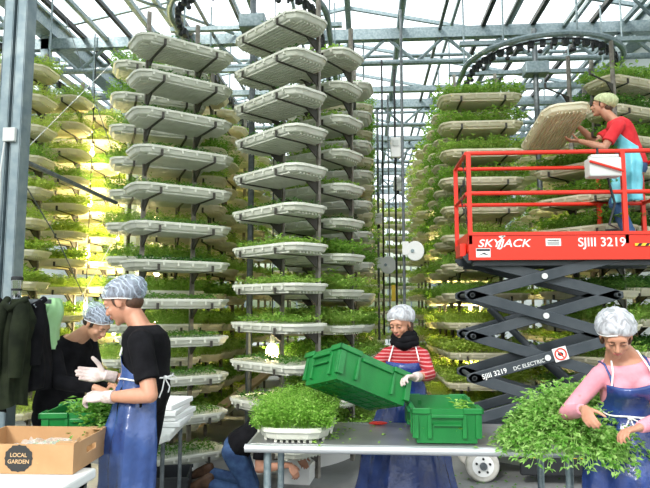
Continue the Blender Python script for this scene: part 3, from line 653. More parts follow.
# tray the worker is lifting off the rack
ht = tag(bpy.data.objects.new('growing_tray', ME['tray']), 'empty ribbed tray tilted up in the hands of the worker on the lift', 'growing tray'); col.objects.link(ht)
HP = Q(555, 134, 6.15); ux = nrm(Q(566, 118, 5.8)-Q(544, 150, 6.5)); uy = V(.9, .42, .0); uy = nrm(uy-ux*np.dot(ux, uy)); uz = np.cross(ux, uy)
if uz[2] < 0: uy = -uy; uz = -uz
ht.matrix_world = Matrix([[ux[i], uy[i], uz[i], HP[i]] for i in range(3)]+[[0, 0, 0, 1]])
# ------------------------------------------------------------------ steel work table
TH = .86; TX0, TY0 = -.67, 3.43; TX1 = TX0+1.88; TY1 = TY0+.68
r = empty('work_table', (TX0, TY0, 0)); tag(r, 'long stainless steel work table with a round tube front edge', 'table')
MB().bx(.0, 1.88, .02, .68, TH-.035, TH).build('tabletop', M['steel'], r, bevel=.004)
MB().tube((-.02, .0, TH-.022), (1.90, .0, TH-.022), .024, 16).build('edge_tube', M['steel_edge'], r, smooth=True)
MB().tube((0, .0, TH-.022), (0, .68, TH-.022), .022, 16).build('edge_tube', M['steel_edge'], r, smooth=True)
for x in (.1, 1.80):
    for y in (.06, .62):
        MB().tube((x, y, .03), (x, y, TH-.03), .022, 14).build('leg', M['galv'], r, smooth=True)
MB().tube((.1, .06, .25), (.1, .62, .25), .015).build('stretcher', M['galv'], r, smooth=True); MB().tube((1.80, .06, .25), (1.80, .62, .25), .015).build('stretcher', M['galv'], r, smooth=True)
# green totes
def crate_parts(L, W, H, parent, thk=.012):
    m = MB(); tp = .035
    def rg(l, w_, z): return [V(-l/2, -w_/2, z), V(l/2, -w_/2, z), V(l/2, w_/2, z), V(-l/2, w_/2, z)]
    m.loft([rg(L-tp*2, W-tp*2, 0), rg(L-.03, W-.03, H*.82), rg(L-.03, W-.03, H), rg(L-.03-thk*2, W-.03-thk*2, H), rg(L-tp*2-thk*2, W-tp*2-thk*2, .012)])
    m.build('shell', M['crate'], parent)
    m = MB()
    for sx, sy in ((1, 0), (-1, 0), (0, 1), (0, -1)):
        pass
    k = .016
    def lip(x0, x1, y0, y1): m.bx(x0, x1, y0, y1, H-.028, H+.004)
    g = .075   # raised corners, lower scooped middle on the long sides
    for s in (-1, 1):
        lip(-L/2, -L/2+L*.28, s*W/2-k*s, s*W/2); lip(L/2-L*.28, L/2, s*W/2-k*s, s*W/2)
        m.bx(-L*.2, L*.2, s*W/2-k*s*1.3, s*W/2, H-.05, H-.028)
        m.bx(s*L/2-k*s, s*L/2, -W/2, -W/2+W*.27, H-.028, H+.004); m.bx(s*L/2-k*s, s*L/2, W/2-W*.27, W/2, H-.028, H+.004)
        m.bx(s*L/2-k*s*1.6, s*L/2+.004*s, -W*.22, W*.22, H-.05, H-.03)
    m.build('rim', M['crate'], parent, bevel=.004)
    for s in (-1, 1):
        for x in (-L*.44, -L*.235, L*.235, L*.44): w_ = .02 if abs(x) > L*.4 else .009; MB().bx(x-w_, x+w_, s*(W/2-.034), s*(W/2-.010), .03, H-.03).build('wall_rib', M['crate'], parent, bevel=.003)
        for y in (-W*.42, -W*.24, W*.24, W*.42): MB().bx(s*(L/2-.034), s*(L/2-.010), y-.012, y+.012, .03, H-.03).build('wall_rib', M['crate'], parent, bevel=.003)
    for s in (-1, 1):
        MB().bx(s*(L/2-.016), s*(L/2-.004), -W*.19, W*.19, H-.095, H-.085).build('handle_lip', M['crate'], parent)
    m = MB()
    for i in range(6): x = -L/2+.08+(L-.16)*i/5; m.bx(x-.006, x+.006, -W/2+.05, W/2-.05, -.006, 0)
    for i in range(4): y = -W/2+.08+(W-.16)*i/3; m.bx(-L/2+.05, L/2-.05, y-.006, y+.006, -.006, 0)
    m.build('base_ribs', M['crate'], parent)
c = (QH(449.5, 447, TH)+V(0, .30, 0)); r = empty('green_tote', (c[0]-.01, c[1], TH+.008), R(90+1)); tag(r, 'green plastic tote standing on the steel table', 'crate', 'green harvest totes'); crate_parts(.56, .41, .195, r)
def scatter(name, pts, mt, label, cat, sz=.03, seed=1, up=.6, kind='stuff'):
    rnd = random.Random(seed); m = MB()
    for p in pts:
        a = rnd.uniform(0, 6.28); leaf(m, V(p), V(math.cos(a), math.sin(a), rnd.uniform(-.1, up)), V(0, 0, 1), sz*rnd.uniform(.6, 1.5), sz*rnd.uniform(.4, .8))
    return tag(m.build(name, M[mt], fix=False), label, cat, kind=kind)
rnd = random.Random(8); pp = [(c[0]+rnd.uniform(-.17, .17), c[1]+rnd.uniform(-.24, .24), TH+.05+rnd.uniform(0, .05)) for _ in range(260)]+[(c[0]+.12+rnd.gauss(0, .03), c[1]-.02+rnd.gauss(0, .05), TH+.14+rnd.uniform(-.06, .07)) for _ in range(120)]
scatter('cut_greens', pp, 'leaf_b', 'loose cut greens lying inside the green tote on the steel table', 'greens', .04, 3)
# tote tipped in the woman's hands
CRC = Q(357, 380, 3.72); yw = R(-30)
rz = eul(0, 0, math.degrees(YAW)) @ eul(0, 0, 30) @ eul(0, 22, 0) @ eul(-14, 0, 0)
ct = empty('green_tote', (0, 0, 0)); tag(ct, 'green plastic tote held tipped by the woman in the striped top', 'crate', 'green harvest totes'); crate_parts(.58, .40, .20, ct)
cc = CRC-rz @ V(0, 0, .10); ct.matrix_world = Matrix([[rz[i][0], rz[i][1], rz[i][2], cc[i]] for i in range(3)]+[[0, 0, 0, 1]])
# tray of shoots at the left end of the table
p = CW(-.18, 3.32); r = empty('growing_tray', (QH(291, 446, TH)[0], TY0+.345, TH), R(90)); tag(r, 'white tray of tall bright shoots on the left end of the steel table', 'growing tray')
tray_mb(.68, .44).build('tray_shell', M['tray_w'], r)
rnd = random.Random(4); m = MB(); m2 = MB()
for i in range(3600):
    x, y = rnd.uniform(-.32, .32), rnd.uniform(-.21, .21); o = V(x/.36, y/.21, 0); ro = np.linalg.norm(o)
    hh = .19*(1-.45*min(1, ro/1.3)**2)*rnd.uniform(.55, 1.15)*(1+.2*math.sin(x*14)*math.cos(y*17)); d = nrm(V(rnd.gauss(0, .18), rnd.gauss(0, .18), 1)+o*max(0, ro-.5)*.75)
    p = V(x, y, .075); blade(m, p, d, hh, .003)
    for k in range(4):
        a = rnd.uniform(0, 6.28); q = p+d*hh*rnd.uniform(.35, 1); leaf(m, q, V(math.cos(a), math.sin(a), rnd.uniform(-.4, .8)), V(0, 0, 1), rnd.uniform(.012, .026), rnd.uniform(.007, .013))
m.build('shoots', M['leaf_b'], r, fix=False)
# tray with the big heap of greens at the right end
HX, HY = TX1-.05, TY0+.02; r = empty('growing_tray', (HX, HY, TH), R(-20)); tag(r, 'tray with a big leafy heap of greens on the steel table\'s right end', 'growing tray')
tray_mb(.46, .38).build('tray_shell', M['tray_w'], r)
rnd = random.Random(14); m = MB()
for i in range(2300):
    x, y = rnd.gauss(0, .5), rnd.gauss(0, .5); ro = math.hypot(x, y)
    if ro > 1.25: continue
    p = V(x*.19, y*.17, .08); d = nrm(V(x*.85+rnd.gauss(0, .22), y*.75+rnd.gauss(0, .22), .9)); hh = rnd.uniform(.07, .225)
    n = 5; q = p.copy(); dd = d.copy(); pts = [q]
    for k in range(n):
        dd = nrm(dd+V(x*.18, y*.16-.03, -.33*ro-.045*k)); q = q+dd*hh/n*1.35
        if abs(q[0]) < .23 and abs(q[1]) < .19: q[2] = max(q[2], .09)
        pts.append(q)
        for _ in range(3):
            a = rnd.uniform(0, 6.28); leaf(m, q, V(math.cos(a), math.sin(a), rnd.uniform(-.5, .7))+dd*.6, nrm(V(rnd.gauss(0, .4), rnd.gauss(0, .4), 1)), rnd.uniform(.018, .042), rnd.uniform(.012, .026))
    for k in range(n):
        a, b = pts[k], pts[k+1]; s = V(.0013, .0009, 0); kk = len(m.v); m.v.extend([tuple(a-s), tuple(a+s), tuple(b+s), tuple(b-s)]); m.f.append((kk, kk+1, kk+2, kk+3)); m.m.append(0)
m.build('leafy_heap', M['leaf_h'], r, fix=False)
rnd = random.Random(9)
scatter('leaf_scraps', [(rnd.uniform(TX0+.35, TX0+1.3), TY0+rnd.uniform(.05, .7), TH+.004) for _ in range(26)]+[(TX0+.45+rnd.gauss(0, .05), TY0+.3+rnd.gauss(0, .15), TH+.006) for _ in range(60)]+[(TX0+1.25+rnd.gauss(0, .06), TY0+.3+rnd.gauss(0, .15), TH+.006) for _ in range(60)], 'leaf_b', 'scraps of green leaf scattered on the steel table', 'leaf scraps', .03, 5, .2)
fp = [Q(0, 0, 1)*0+V(rnd.uniform(.1, 2.4), rnd.uniform(4.4, 6.3), .006) for _ in range(240)]
scatter('floor_scraps', fp, 'leaf_h', 'scraps of green leaf scattered on the concrete floor', 'leaf scraps', .035, 6, .1)
c = QH(378, 423.5, TH+.01); r = empty('knife', (c[0], c[1], TH), R(4)); tag(r, 'knife with a red handle lying near the far edge of the steel table', 'knife')
MB().ell((0, 0, .013), (.062, .016, .012)).build('handle', M['red'], r, smooth=True); MB().add([(-.06, -.012, .008), (-.17, -.002, .008), (-.16, .012, .008), (-.06, .012, .008), (-.06, -.012, .011), (-.17, -.002, .009), (-.16, .012, .011), (-.06, .012, .011)], [(0, 1, 2, 3), (7, 6, 5, 4), (0, 4, 5, 1), (1, 5, 6, 2), (2, 6, 7, 3), (3, 7, 4, 0)]).build('blade', M['chrome'], r)
# ------------------------------------------------------------------ white tables at left
def wtable(p0, p1, wd, h, label):
    p0, p1 = V(p0), V(p1); d = p1-p0; L = np.linalg.norm(d[:2]); a = math.atan2(d[1], d[0]); r = empty('folding_table', (p0[0], p0[1], 0), a); tag(r, label, 'table', 'white tables in a row')
    MB().bx(0, L, 0, wd, h-.05, h).build('tabletop', M['wtable'], r, bevel=.012)
    for x in (.08, L-.08):
        for y in (.06, wd-.06): MB().tube((x, y, 0), (x, y, h-.05), .014).build('leg', M['galv_dark'], r, smooth=True)
def PP(px, py, h): q = QH(px, py, h); return q
a = PP(97, 467.5, .86); dr = nrm(V(.03, 1, 0)); lf = V(-dr[1], dr[0], 0)
wtable(a-dr*1.5, a, .8, .86, 'white table nearest the camera, under the cardboard box')
a2 = PP(117, 456, .85); a3 = PP(170, 434, .84); a4 = PP(191, 412.5, .84); d2 = nrm(a3-a2); wtable(a2, a3-d2*.02, .8, .85, 'white table behind the nearest one, under the green tote of greens')
wtable(a3, a4, .8, .84, 'third white table, reaching back beyond the man in the t-shirt')
# stack of white foam lids behind the man
q = QH(178, 412, .85)
for i in range(4):
    o = tag(MB().box((0, 0, 0), (.30-.02*i, .42, .035)).build('foam_lid', M['foam'], bevel=.006), ['lowest', 'second', 'third', 'topmost'][i]+' of the white foam lids stacked behind the man in the t-shirt', 'foam lid', 'stacked white foam lids')
    o.location = (a3[0]-.16+.012*math.sin(i*3), a3[1]+.38+.02*math.sin(i*2), .86+.037*i); o.rotation_euler = (0, 0, R(4-7*(i % 2)))
# cardboard box
BH = .135; fr = QH(72.5, 475, .86); bk_ = QH(106.6, 453, .86); dv = bk_-fr; ang = math.atan2(dv[1], dv[0])-math.pi/2
r = empty('cardboard_box', (fr[0], fr[1], .862), 0); tag(r, 'open cardboard box with a black printed label on the near white table', 'box')
u = nrm(dv); v_ = nrm(QH(0, 474, .86)-fr); D = np.linalg.norm(dv[:2]); Wd = .56; T = .006
def lb(m, u0, u1, w0, w1, z0, z1):
    P = lambda s, t, z: u*s+v_*t+V(0, 0, z)
    m.add([P(u0, w0, z0), P(u1, w0, z0), P(u1, w1, z0), P(u0, w1, z0), P(u0, w0, z1), P(u1, w0, z1), P(u1, w1, z1), P(u0, w1, z1)], [(0, 1, 2, 3), (4, 5, 6, 7), (0, 1, 5, 4), (1, 2, 6, 5), (2, 3, 7, 6), (3, 0, 4, 7)])
for nm, a_ in (('front_panel', (0, T, 0, Wd, 0, BH)), ('back_panel', (D-T, D, 0, Wd, 0, BH)), ('side_panel', (T, D-T, Wd-T, Wd, 0, BH)), ('base', (T, D-T, T, Wd-T, 0, T))):
    m = MB(); lb(m, *a_); m.build(nm, M['card'], r)
m = MB(); h0, h1 = D*.36, D*.64
lb(m, T, h0, 0, T, 0, BH); lb(m, h1, D-T, 0, T, 0, BH); lb(m, h0, h1, 0, T, 0, BH*.45); lb(m, h0, h1, 0, T, BH*.68, BH); m.build('side_panel', M['card'], r)
m = MB(); lb(m, T, .05, 0, .09, BH, BH+T); m.build('corner_flap', M['card'], r); m = MB(); lb(m, D-.07, D-T, 0, .09, BH, BH+.004); m.build('corner_flap', M['card'], r)
bx = -v_; FN = -u   # label on the front panel
lc = v_*.262+V(0, 0, BH*.52); W2, H2 = .070, .064
shape = []
for k in range(40):
    t = 2*math.pi*k/40; cx_, cy_ = math.cos(t), math.sin(t); q_ = (abs(cx_)**5+abs(cy_)**5)**(-.2); s_ = q_*(.86 if min(abs(cx_), abs(cy_)) > .55 else 1.0)*(1.07 if min(abs(cx_), abs(cy_)) < .15 else 1)
    shape.append((cx_*s_*W2*.92, cy_*s_*H2*.92))
m = MB(); m.loft([[lc-bx*0+bx*a_+V(0, 0, b_)-u*.0015 for a_, b_ in shape], [lc+bx*a_+V(0, 0, b_)-u*.0005 for a_, b_ in shape]]); m.build('printed_label', M['label_black'], r)
for tx, dz, sz in (('LOCAL', .011, .026), ('GARDEN', -.019, .026)):
    t = text_mb(tx, sz, 0, .0004); xs = [p[0] for p in t.v]; wdt = max(xs)+min(xs)
    t.v = [tuple(lc+bx*(p[0]-wdt/2)+V(0, 0, p[1]+dz-.004)-u*(.0022+p[2])) for p in t.v]; t.build('label_lettering', M['card_in'], r, fix=False)
rnd = random.Random(3); bc = fr+u*D*.45+v_*.22
scatter('bagged_greens', [tuple(bc+u*rnd.gauss(0, .08)+v_*rnd.gauss(0, .06)+V(0, 0, .03+rnd.uniform(0, .05))) for _ in range(260)], 'leaf_h', 'handful of cut greens inside the cardboard box', 'greens', .035, 9)
m = MB(); 
cbp = bc+V(0, 0, .02); rows = []
for i in range(9):
    rows.append([cbp+u*(-.11+.0275*i)+v_*(-.13+.03*j)+V(0, 0, .075+.012*math.sin(i*2.1+j)+.01*math.cos(j*2.7)-.00*abs(i-4)) for j in range(10)])
bagm = mat('clear_bag', (.7, .72, .7), .2, trans=.5); 
nt_ = bagm.node_tree; tr_ = nt_.nodes.new('ShaderNodeBsdfTransparent'); mx_ = nt_.nodes.new('ShaderNodeMixShader'); mx_.inputs[0].default_value = .35
nt_.links.new(tr_.outputs[0], mx_.inputs[1]); nt_.links.new(nt_.nodes['Principled BSDF'].outputs[0], mx_.inputs[2]); nt_.links.new(mx_.outputs[0], nt_.nodes['Material Output'].inputs[0])
tag(m.grid(rows).build('plastic_bag', bagm, smooth=True), 'crumpled clear plastic bag over the greens in the cardboard box', 'bag')
# green tote between the men, heaped with greens
c = QH(92, 440, .95); tx_ = QH(74, 454, .86)+V(0, .31, -.008); r = empty('green_tote', tx_, R(8)); tag(r, 'green plastic tote of greens on the white table between the two men', 'crate', 'green harvest totes'); crate_parts(.56, .40, .2, r)
rnd = random.Random(31)
hc = QH(88, 412, 1.08)
scatter('cut_greens', [(hc[0]+rnd.gauss(0, .05), hc[1]+.12+rnd.gauss(0, .05), 1.0+rnd.uniform(-.05, .13)) for _ in range(420)]+[(tx_[0]+rnd.uniform(-.2, .2)*rnd.random()**.4, tx_[1]+rnd.uniform(-.14, .14), .95+max(0, .13-abs(rnd.gauss(0, .06)))) for _ in range(900)], 'leaf_h', 'pile of dark cut greens heaped in the tote between the two men', 'greens', .038, 12)
# black crate on the floor under the man
p = QH(128, 482, .25); r = empty('floor_crate', (p[0]+.1, p[1]+.3, 0), .2); tag(r, 'low black plastic crate on the floor behind the man in the t-shirt', 'crate')
m = MB()
for a_ in ((-.3, .3, -.2, -.19, 0, .25), (-.3, .3, .19, .2, 0, .25), (-.3, -.29, -.19, .19, 0, .25), (.29, .3, -.19, .19, 0, .25), (-.29, .29, -.19, .19, 0, .015), (-.31, .31, -.21, -.2, .22, .25), (-.31, .31, .2, .21, .22, .25)): m.bx(*a_)
m.build('body', M['black_metal'], r, bevel=.003)
# white box in front of the kneeling man
p = QH(294, 481, 0.03); r = empty('white_bin', (p[0]+.03, p[1]+.12, 0), -.1); tag(r, 'small white bin on the floor at the kneeling man\'s hands', 'bin')
m = MB()
for a_ in ((-.13, .13, -.13, -.122, 0, .17), (-.13, .13, .122, .13, 0, .17), (-.13, -.122, -.122, .122, 0, .17), (.122, .13, -.122, .122, 0, .17), (-.122, .122, -.122, .122, 0, .01)): m.bx(*a_)
m.build('body', M['white_paint'], r, bevel=.003)
MB().bx(-.14, .14, -.14, -.13, .15, .175).bx(-.14, .14, .13, .14, .15, .175).build('rim', M['white_paint'], r)
# ------------------------------------------------------------------ coat ledge with mug and clothes
Z0 = 3.95; pL = Q(-30, 292, Z0); pR = Q(47, 294.5, Z0); hz = Q(15, 297, Z0)[2]
r = empty('coat_ledge', (pL[0], pL[1], hz-.03)); tag(r, 'grey ledge with coat hooks in front of the left steel column', 'ledge')
dx = pR-pL; dx[2] = 0
MB().bar((0, 0, 0), dx, .14, .03).build('board', M['galv_dark'], r)
for t_ in (.45, .62, .8, .97): q = dx*t_+V(0, -.075, -.02); MB().path([q, q+V(0, -.03, -.02), q+V(0, -.045, 0)], .006, 6).build('coat_hook', M['chrome'], r)
MB().bx(dx[0]*.3-.02, dx[0]*.3+.02, -.01, .03, -(hz-.03), -.015).build('support', M['galv_dark'], r)
p = Q(16.5, 293.5, Z0); r = empty('travel_mug', (p[0], p[1], hz-.014)); tag(r, 'steel travel mug standing on the coat ledge', 'mug')
MB().loft([circ((0, 0, z), V(0, 0, 1), q_, 20) for z, q_ in ((0, .028), (.01, .031), (.06, .032), (.12, .036), (.125, .036))]).build('body', M['chrome'], r, smooth=True)
MB().loft([circ((0, 0, z), V(0, 0, 1), q_, 20) for z, q_ in ((.125, .038), (.145, .038), (.152, .03))]).build('lid', M['black_metal'], r, smooth=True)
MB().loft([circ((0, 0, z), V(0, 0, 1), q_, 20) for z, q_ in ((.055, .0335), (.07, .0345))]).build('band', M['black_metal'], r, smooth=True)
def drape(name, px0, px1, py0, py1, Z, mt, label, cat, sleeves=True, seed=0, top=.45, group=None):
    rnd = random.Random(seed); c0 = Q((px0+px1)/2, py0, Z); c1 = Q((px0+px1)/2, py1, Z); wv = np.linalg.norm(Q(px1, py0, Z)-Q(px0, py0, Z)); H_ = c0[2]-c1[2]
    r = empty(name, (c0[0], c0[1], c0[2])); tag(r, label, cat, group); rings = []; ph = [rnd.uniform(0, 6) for _ in range(4)]
    for i in range(26):
        t = i/25; wd = wv/2*(top+(1-top)*min(1, t*4)**.7)*(1+.06*math.sin(t*7+ph[0])); dp = .055+.05*min(1, t*3); ring = []
        for j in range(48):
            a = 2*math.pi*j/48; f = 1+.13*math.sin(5*a+ph[1]+t*2)*min(1, t*3)+.07*math.sin(9*a+ph[2]-t*3)
            ring.append(V(wd*f*math.cos(a)+.02*math.sin(t*5+ph[3]), dp*f*math.sin(a), -t*H_-.012*math.sin(3*a)*t))
        rings.append(ring)
    MB().loft(rings).build('body', M[mt], r, smooth=True)
    if sleeves:
        for s in (-1, 1): MB().path([(s*wv*.28, -.05, -.04), (s*wv*.42, -.10, -.18), (s*wv*.40, -.11, -H_*.45), (s*wv*.36, -.10, -H_*.72)], [.04, .055, .05, .038], 14).build('sleeve', M[mt], r, smooth=True)
        MB().path([(-.06, -.02, 0), (-.05, -.07, -.03), (0, -.09, -.06), (.05, -.07, -.03), (.06, -.02, 0)], .022, 10).build('collar', M[mt], r, smooth=True)
    return r
drape('hanging_jacket', -22, 8, 300, 412, 3.9, 'black_cloth', 'black jacket hanging at the very left of the coat ledge', 'jacket', seed=1, group='jackets on the coat ledge')
drape('hanging_jacket', 4, 33, 299, 405, 3.8, 'coat_o', 'dark olive jacket hanging from the middle of the coat ledge', 'jacket', seed=2, group='jackets on the coat ledge')
j = drape('hanging_jacket', 26, 49, 299, 388, 3.95, 'black_cloth', 'short black jacket hanging at the right end of the coat ledge', 'jacket', seed=3, group='jackets on the coat ledge')
for k in range(4): MB().ell((.02-.01*k, -.115, -.18-.07*k), (.011, .006, .011)).build('snap_button', M['chrome'], j)
drape('hanging_cloth', 45, 60, 298, 350, 4.15, 'green_cloth', 'pale green cloth hanging beside the black jackets', 'cloth', sleeves=False, seed=4)
# ------------------------------------------------------------------ people
def rot_axis(v, k, a): v = V(v); k = nrm(k); return v*math.cos(a)+np.cross(k, v)*math.sin(a)+k*np.dot(k, v)*(1-math.cos(a))
def remesh(mb, name, mt, voxel, parent, off, smooth_it=3, k=1.0):
    me = mb.mesh('tmp', mt, off); fixn(me); o = bpy.data.objects.new('tmp', me); col.objects.link(o)
    md = o.modifiers.new('r', 'REMESH'); md.mode = 'VOXEL'; md.voxel_size = voxel
    if smooth_it: s = o.modifiers.new('s', 'SMOOTH'); s.factor = .5; s.iterations = smooth_it
    dg = bpy.context.evaluated_depsgraph_get(); dg.update(); m2 = bpy.data.meshes.new_from_object(o.evaluated_get(dg)); m2.name = name
    bpy.data.objects.remove(o); m2.materials.clear(); m2.materials.append(mt); shade(m2)
    r = bpy.data.objects.new(name, m2); col.objects.link(r); r.parent = parent; return r
def ik(a, b, l1, l2, pole):
    a, b = V(a), V(b); d = b-a; L = np.linalg.norm(d)
    if L > (l1+l2)*.995: b = a+d/L*(l1+l2)*.995; d = b-a; L = np.linalg.norm(d)
    x = (l1*l1-l2*l2+L*L)/(2*L); h = math.sqrt(max(0, l1*l1-x*x)); dn = d/L; p = V(pole); p = nrm(p-dn*np.dot(p, dn)); return a+dn*x+p*h, b
def hand(mb, W, d, n, side, s=1., curl=.35, inf=0., spread=.08, thumb=.6):
    d = nrm(d); n = nrm(V(n)-d*np.dot(n, d)); t = np.cross(d, n)*(1 if side == 'R' else -1); 
    def ring(c, a, b, k=14): return [c+t*a*math.cos(2*math.pi*j/k)+n*b*math.sin(2*math.pi*j/k) for j in range(k)]
    W = V(W); i = inf
    mb.loft([ring(W-d*.012*s, .024*s+i, .019*s+i), ring(W+d*.015*s, .030*s+i, .019*s+i), ring(W+d*.05*s, .041*s+i, .017*s+i), ring(W+d*.085*s, .041*s+i, .014*s+i), ring(W+d*.096*s, .036*s+i, .009*s+i)])
    for k, (off, L, r0) in enumerate(((.030, .073, .0092), (.010, .080, .0095), (-.010, .074, .0090), (-.029, .058, .0080))):
        p = W+(d*(.088-.004*abs(k-1.3))+t*off)*s; dd = nrm(d+t*off*spread*12); c = curl*(1+.12*k); q = p-d*.02*s
        mb.cap(q, p, (r0+.001)*s+i, r0*s+i, 10)
        for seg, f in enumerate((.45, .31, .24)):
            dd = nrm(dd*math.cos(c)+n*math.sin(c)) if seg == 0 else nrm(rot_axis(dd, np.cross(dd, n), c*1.1)); e = p+dd*L*f*s; rr = (r0-.0009*seg)*s+i
            mb.cap(p, e, rr, rr-.0006*s, 10); p = e
    p = W+d*.022*s+t*.024*s+n*.006*s; d1 = nrm(d*.62+t*thumb+n*.35); q = p+d1*.042*s; mb.cap(W+d*.01*s+t*.012*s, p, .014*s+i, .0135*s+i, 10); mb.cap(p, q, .0135*s+i, .0112*s+i, 10)
    d2 = nrm(d1+d*.3+n*.3); e = q+d2*.032*s; mb.cap(q, e, .011*s+i, .0098*s+i, 10); d3 = nrm(d2+n*.2+d*.2); mb.cap(e, e+d3*.022*s, .0098*s+i, .0078*s+i, 10)
def person(name, label, group_off, Pv, N, Hd, look, latN, latP, arms, legs, s=1., fem=False, skin='skin', shirt='black_cloth', sleeve='long', pants='denim', net='net', hair='hair', bun=False, boots=None, glove=(), neckline=0, shirt_low=-.06, ear=True, headup=None, lids=True, belly=0):
    Pv, N, Hd = V(Pv), V(N), V(Hd); up = nrm(N-Pv); latN = nrm(V(latN)-up*np.dot(latN, up)); latP = nrm(V(latP))
    root = empty('person', group_off); tag(root, label, 'person'); off = V(group_off)
    fN = np.cross(up, latN)
    prof = [(-.22, .07, .06), (-.14, .13, .10), (-.03, .168, .118), (.1, .165, .118), (.28, .142, .105), (.42, .135, .10), (.6, .148, .112), (.78, .165, .116), (.9, .162, .104), (.97, .125, .08), (1.03, .07, .06)]
    if fem: prof = [(-.22, .07, .06), (-.14, .14, .105), (-.03, .178, .12), (.1, .165, .112), (.28, .128, .095), (.42, .118, .09), (.6, .126, .102), (.78, .136, .104), (.9, .130, .090), (.97, .105, .07), (1.03, .06, .052)]
    sl = np.linalg.norm(N-Pv)
    def spine(t):
        c = Pv+(N-Pv)*t-fN*.02*s*math.sin(max(0, min(1, t))*math.pi); k = max(0, min(1, t)); la = nrm(latP*(1-k)+latN*k); return c, la, nrm(np.cross(up, la))
    def pr(t):
        ts = [p[0] for p in prof]; return np.interp(t, ts, [p[1] for p in prof])*s, np.interp(t, ts, [p[2] for p in prof])*s
    def tring(t, inf=0, n=36):
        c, la, fw = spine(t); a, b = pr(t); return [c+la*(a+inf)*math.cos(2*math.pi*j/n)+fw*(b+inf)*math.sin(2*math.pi*j/n) for j in range(n)]
    body = MB(); body.loft([tring(p[0]) for p in prof])
    if fem:
        for sd in (-1, 1): c, la, fw = spine(.68); body.ell(c+la*sd*.066*s+fw*.085*s, (.058*s, .058*s, .058*s))
    if fem: pass
    # head
    lk = nrm(look); hu = V(0, 0, 1) if headup is None else V(headup); hr = nrm(np.cross(lk, hu)); hu = np.cross(hr, lk); HA = np.array([hr, lk, hu]).T; hs = s*(.96 if fem else 1.0)
    def hp(x, y, z): return Hd+HA @ V(x*hs, y*hs, z*hs)
    def he(mb, c, r, n=24, m=16, tilt=None): mb.ell(hp(*c), V(r)*hs, HA if tilt is None else HA @ tilt, n, m)
    he(body, (0, -.012, .032), (.074, .095, .086)); he(body, (0, .022, -.03), (.060, .066, .072)); he(body, (0, .038, -.066), (.040, .042, .040)); he(body, (0, .068, -.090), (.019, .016, .017))
    he(body, (0, .074, .032), (.050, .018, .026)); 
    for sd in (-1, 1):
        he(body, (sd*.036, .062, -.022), (.021, .020, .022)); he(body, (sd*.030, .080, .029), (.021, .010, .0075))
        if ear: he(body, (sd*.073, -.008, -.005), (.009, .019, .032), 12, 8, eul(0, 0, sd*-22))
    body.cap(hp(0, .086, .018), hp(0, .106, -.020), .0080*hs, .0125*hs, 12)
    for sd in (-1, 1): he(body, (sd*.011, .096, -.024), (.0085, .010, .008), 10, 8)
    he(body, (0, .083, -.048), (.024, .012, .014)); 
    body.cap(N-up*.04*s, hp(0, -.022, -.06), .057*s*(.86 if fem else 1), .053*s*(.86 if fem else 1), 20)
    body.cap(N-up*.03*s-latN*.06*s, hp(0, -.03, -.05), .045*s, .04*s, 16); body.cap(N-up*.03*s+latN*.06*s, hp(0, -.03, -.05), .045*s, .04*s, 16)
    sh = {}; shirtm = MB(); inf = .013*s
    tt = [-.03+shirt_low, .05, .15, .28, .42, .6, .78, .9, .97, 1.015-neckline]
    shirtm.loft([tring(t, inf+(.006 if t < .5 else .0)+belly*math.exp(-((t-.25)/.2)**2)) for t in tt])
    if fem:
        for sd in (-1, 1): c, la, fw = spine(.68); shirtm.ell(c+la*sd*.066*s+fw*.087*s, (.064*s, .062*s, .062*s))
    glvs = []
    for sd, key in ((1, 'R'), (-1, 'L')):
        A = arms[key]; S = N-up*.078*s+latN*sd*(.132 if fem else .18)*s; Wd = V(A['w']); E, Wd = ik(S, Wd, .285*s, .26*s, A['pole'])
        sh[key] = (S, E, Wd); g = .82 if fem else 1.
        body.cap(N-up*.055*s+latN*sd*.05*s, S, .048*s*g, .054*s*g); body.cap(S, S+(E-S)*.5, .052*s*g, .046*s*g); body.cap(S+(E-S)*.5, E, .046*s*g, .038*s*g); body.cap(E, E+(Wd-E)*.35, .038*s*g, .040*s*g); body.cap(E+(Wd-E)*.35, Wd, .040*s*g, .024*s*g)
        dh = nrm(V(A.get('d', Wd-E))); hand(body, Wd+nrm(Wd-E)*.012*s, dh, A.get('n', (0, 0, -1)), key, s*(.88 if fem else .98), A.get('curl', .35), thumb=A.get('th', .6))
        if key in glove:
            glv = MB(); glvs.append(glv)
            hand(glv, Wd+nrm(Wd-E)*.012*s, dh, A.get('n', (0, 0, -1)), key, s*(.88 if fem else .98), A.get('curl', .35), .0028, thumb=A.get('th', .6)); glv.loft([circ(Wd-nrm(Wd-E)*.045*s, nrm(Wd-E), .035*s, 16), circ(Wd+nrm(Wd-E)*.02*s, nrm(Wd-E), .031*s, 16)])
        # sleeve
        shirtm.cap(N-up*.055*s+latN*sd*.05*s, S, .056*s*g+.004, .066*s*g)
        f = {'long': 1., 'short': .62, 'three': .45}[sleeve] if sleeve != 'long' else 1
        if sleeve == 'short': shirtm.loft([circ(S, nrm(E-S), .066*s*g, 18), circ(S+(E-S)*.35, nrm(E-S), .062*s*g, 18), circ(S+(E-S)*.74, nrm(E-S), .063*s*g, 18)])
        else:
            shirtm.cap(S, E, .065*s*g, .051*s*g); e2 = .62 if sleeve == 'three' else .93
            shirtm.cap(E, E+(Wd-E)*.25, .051*s*g, .050*s*g, 16); shirtm.loft([circ(E+(Wd-E)*.2, nrm(Wd-E), .052*s*g, 18), circ(E+(Wd-E)*.55, nrm(Wd-E), .047*s*g, 18), circ(E+(Wd-E)*e2, nrm(Wd-E), .036*s*g, 18)])
    pm = MB(); pm.loft([tring(t, .010*s) for t in (-.2, -.14, -.03, .1, .17)]); bms = []
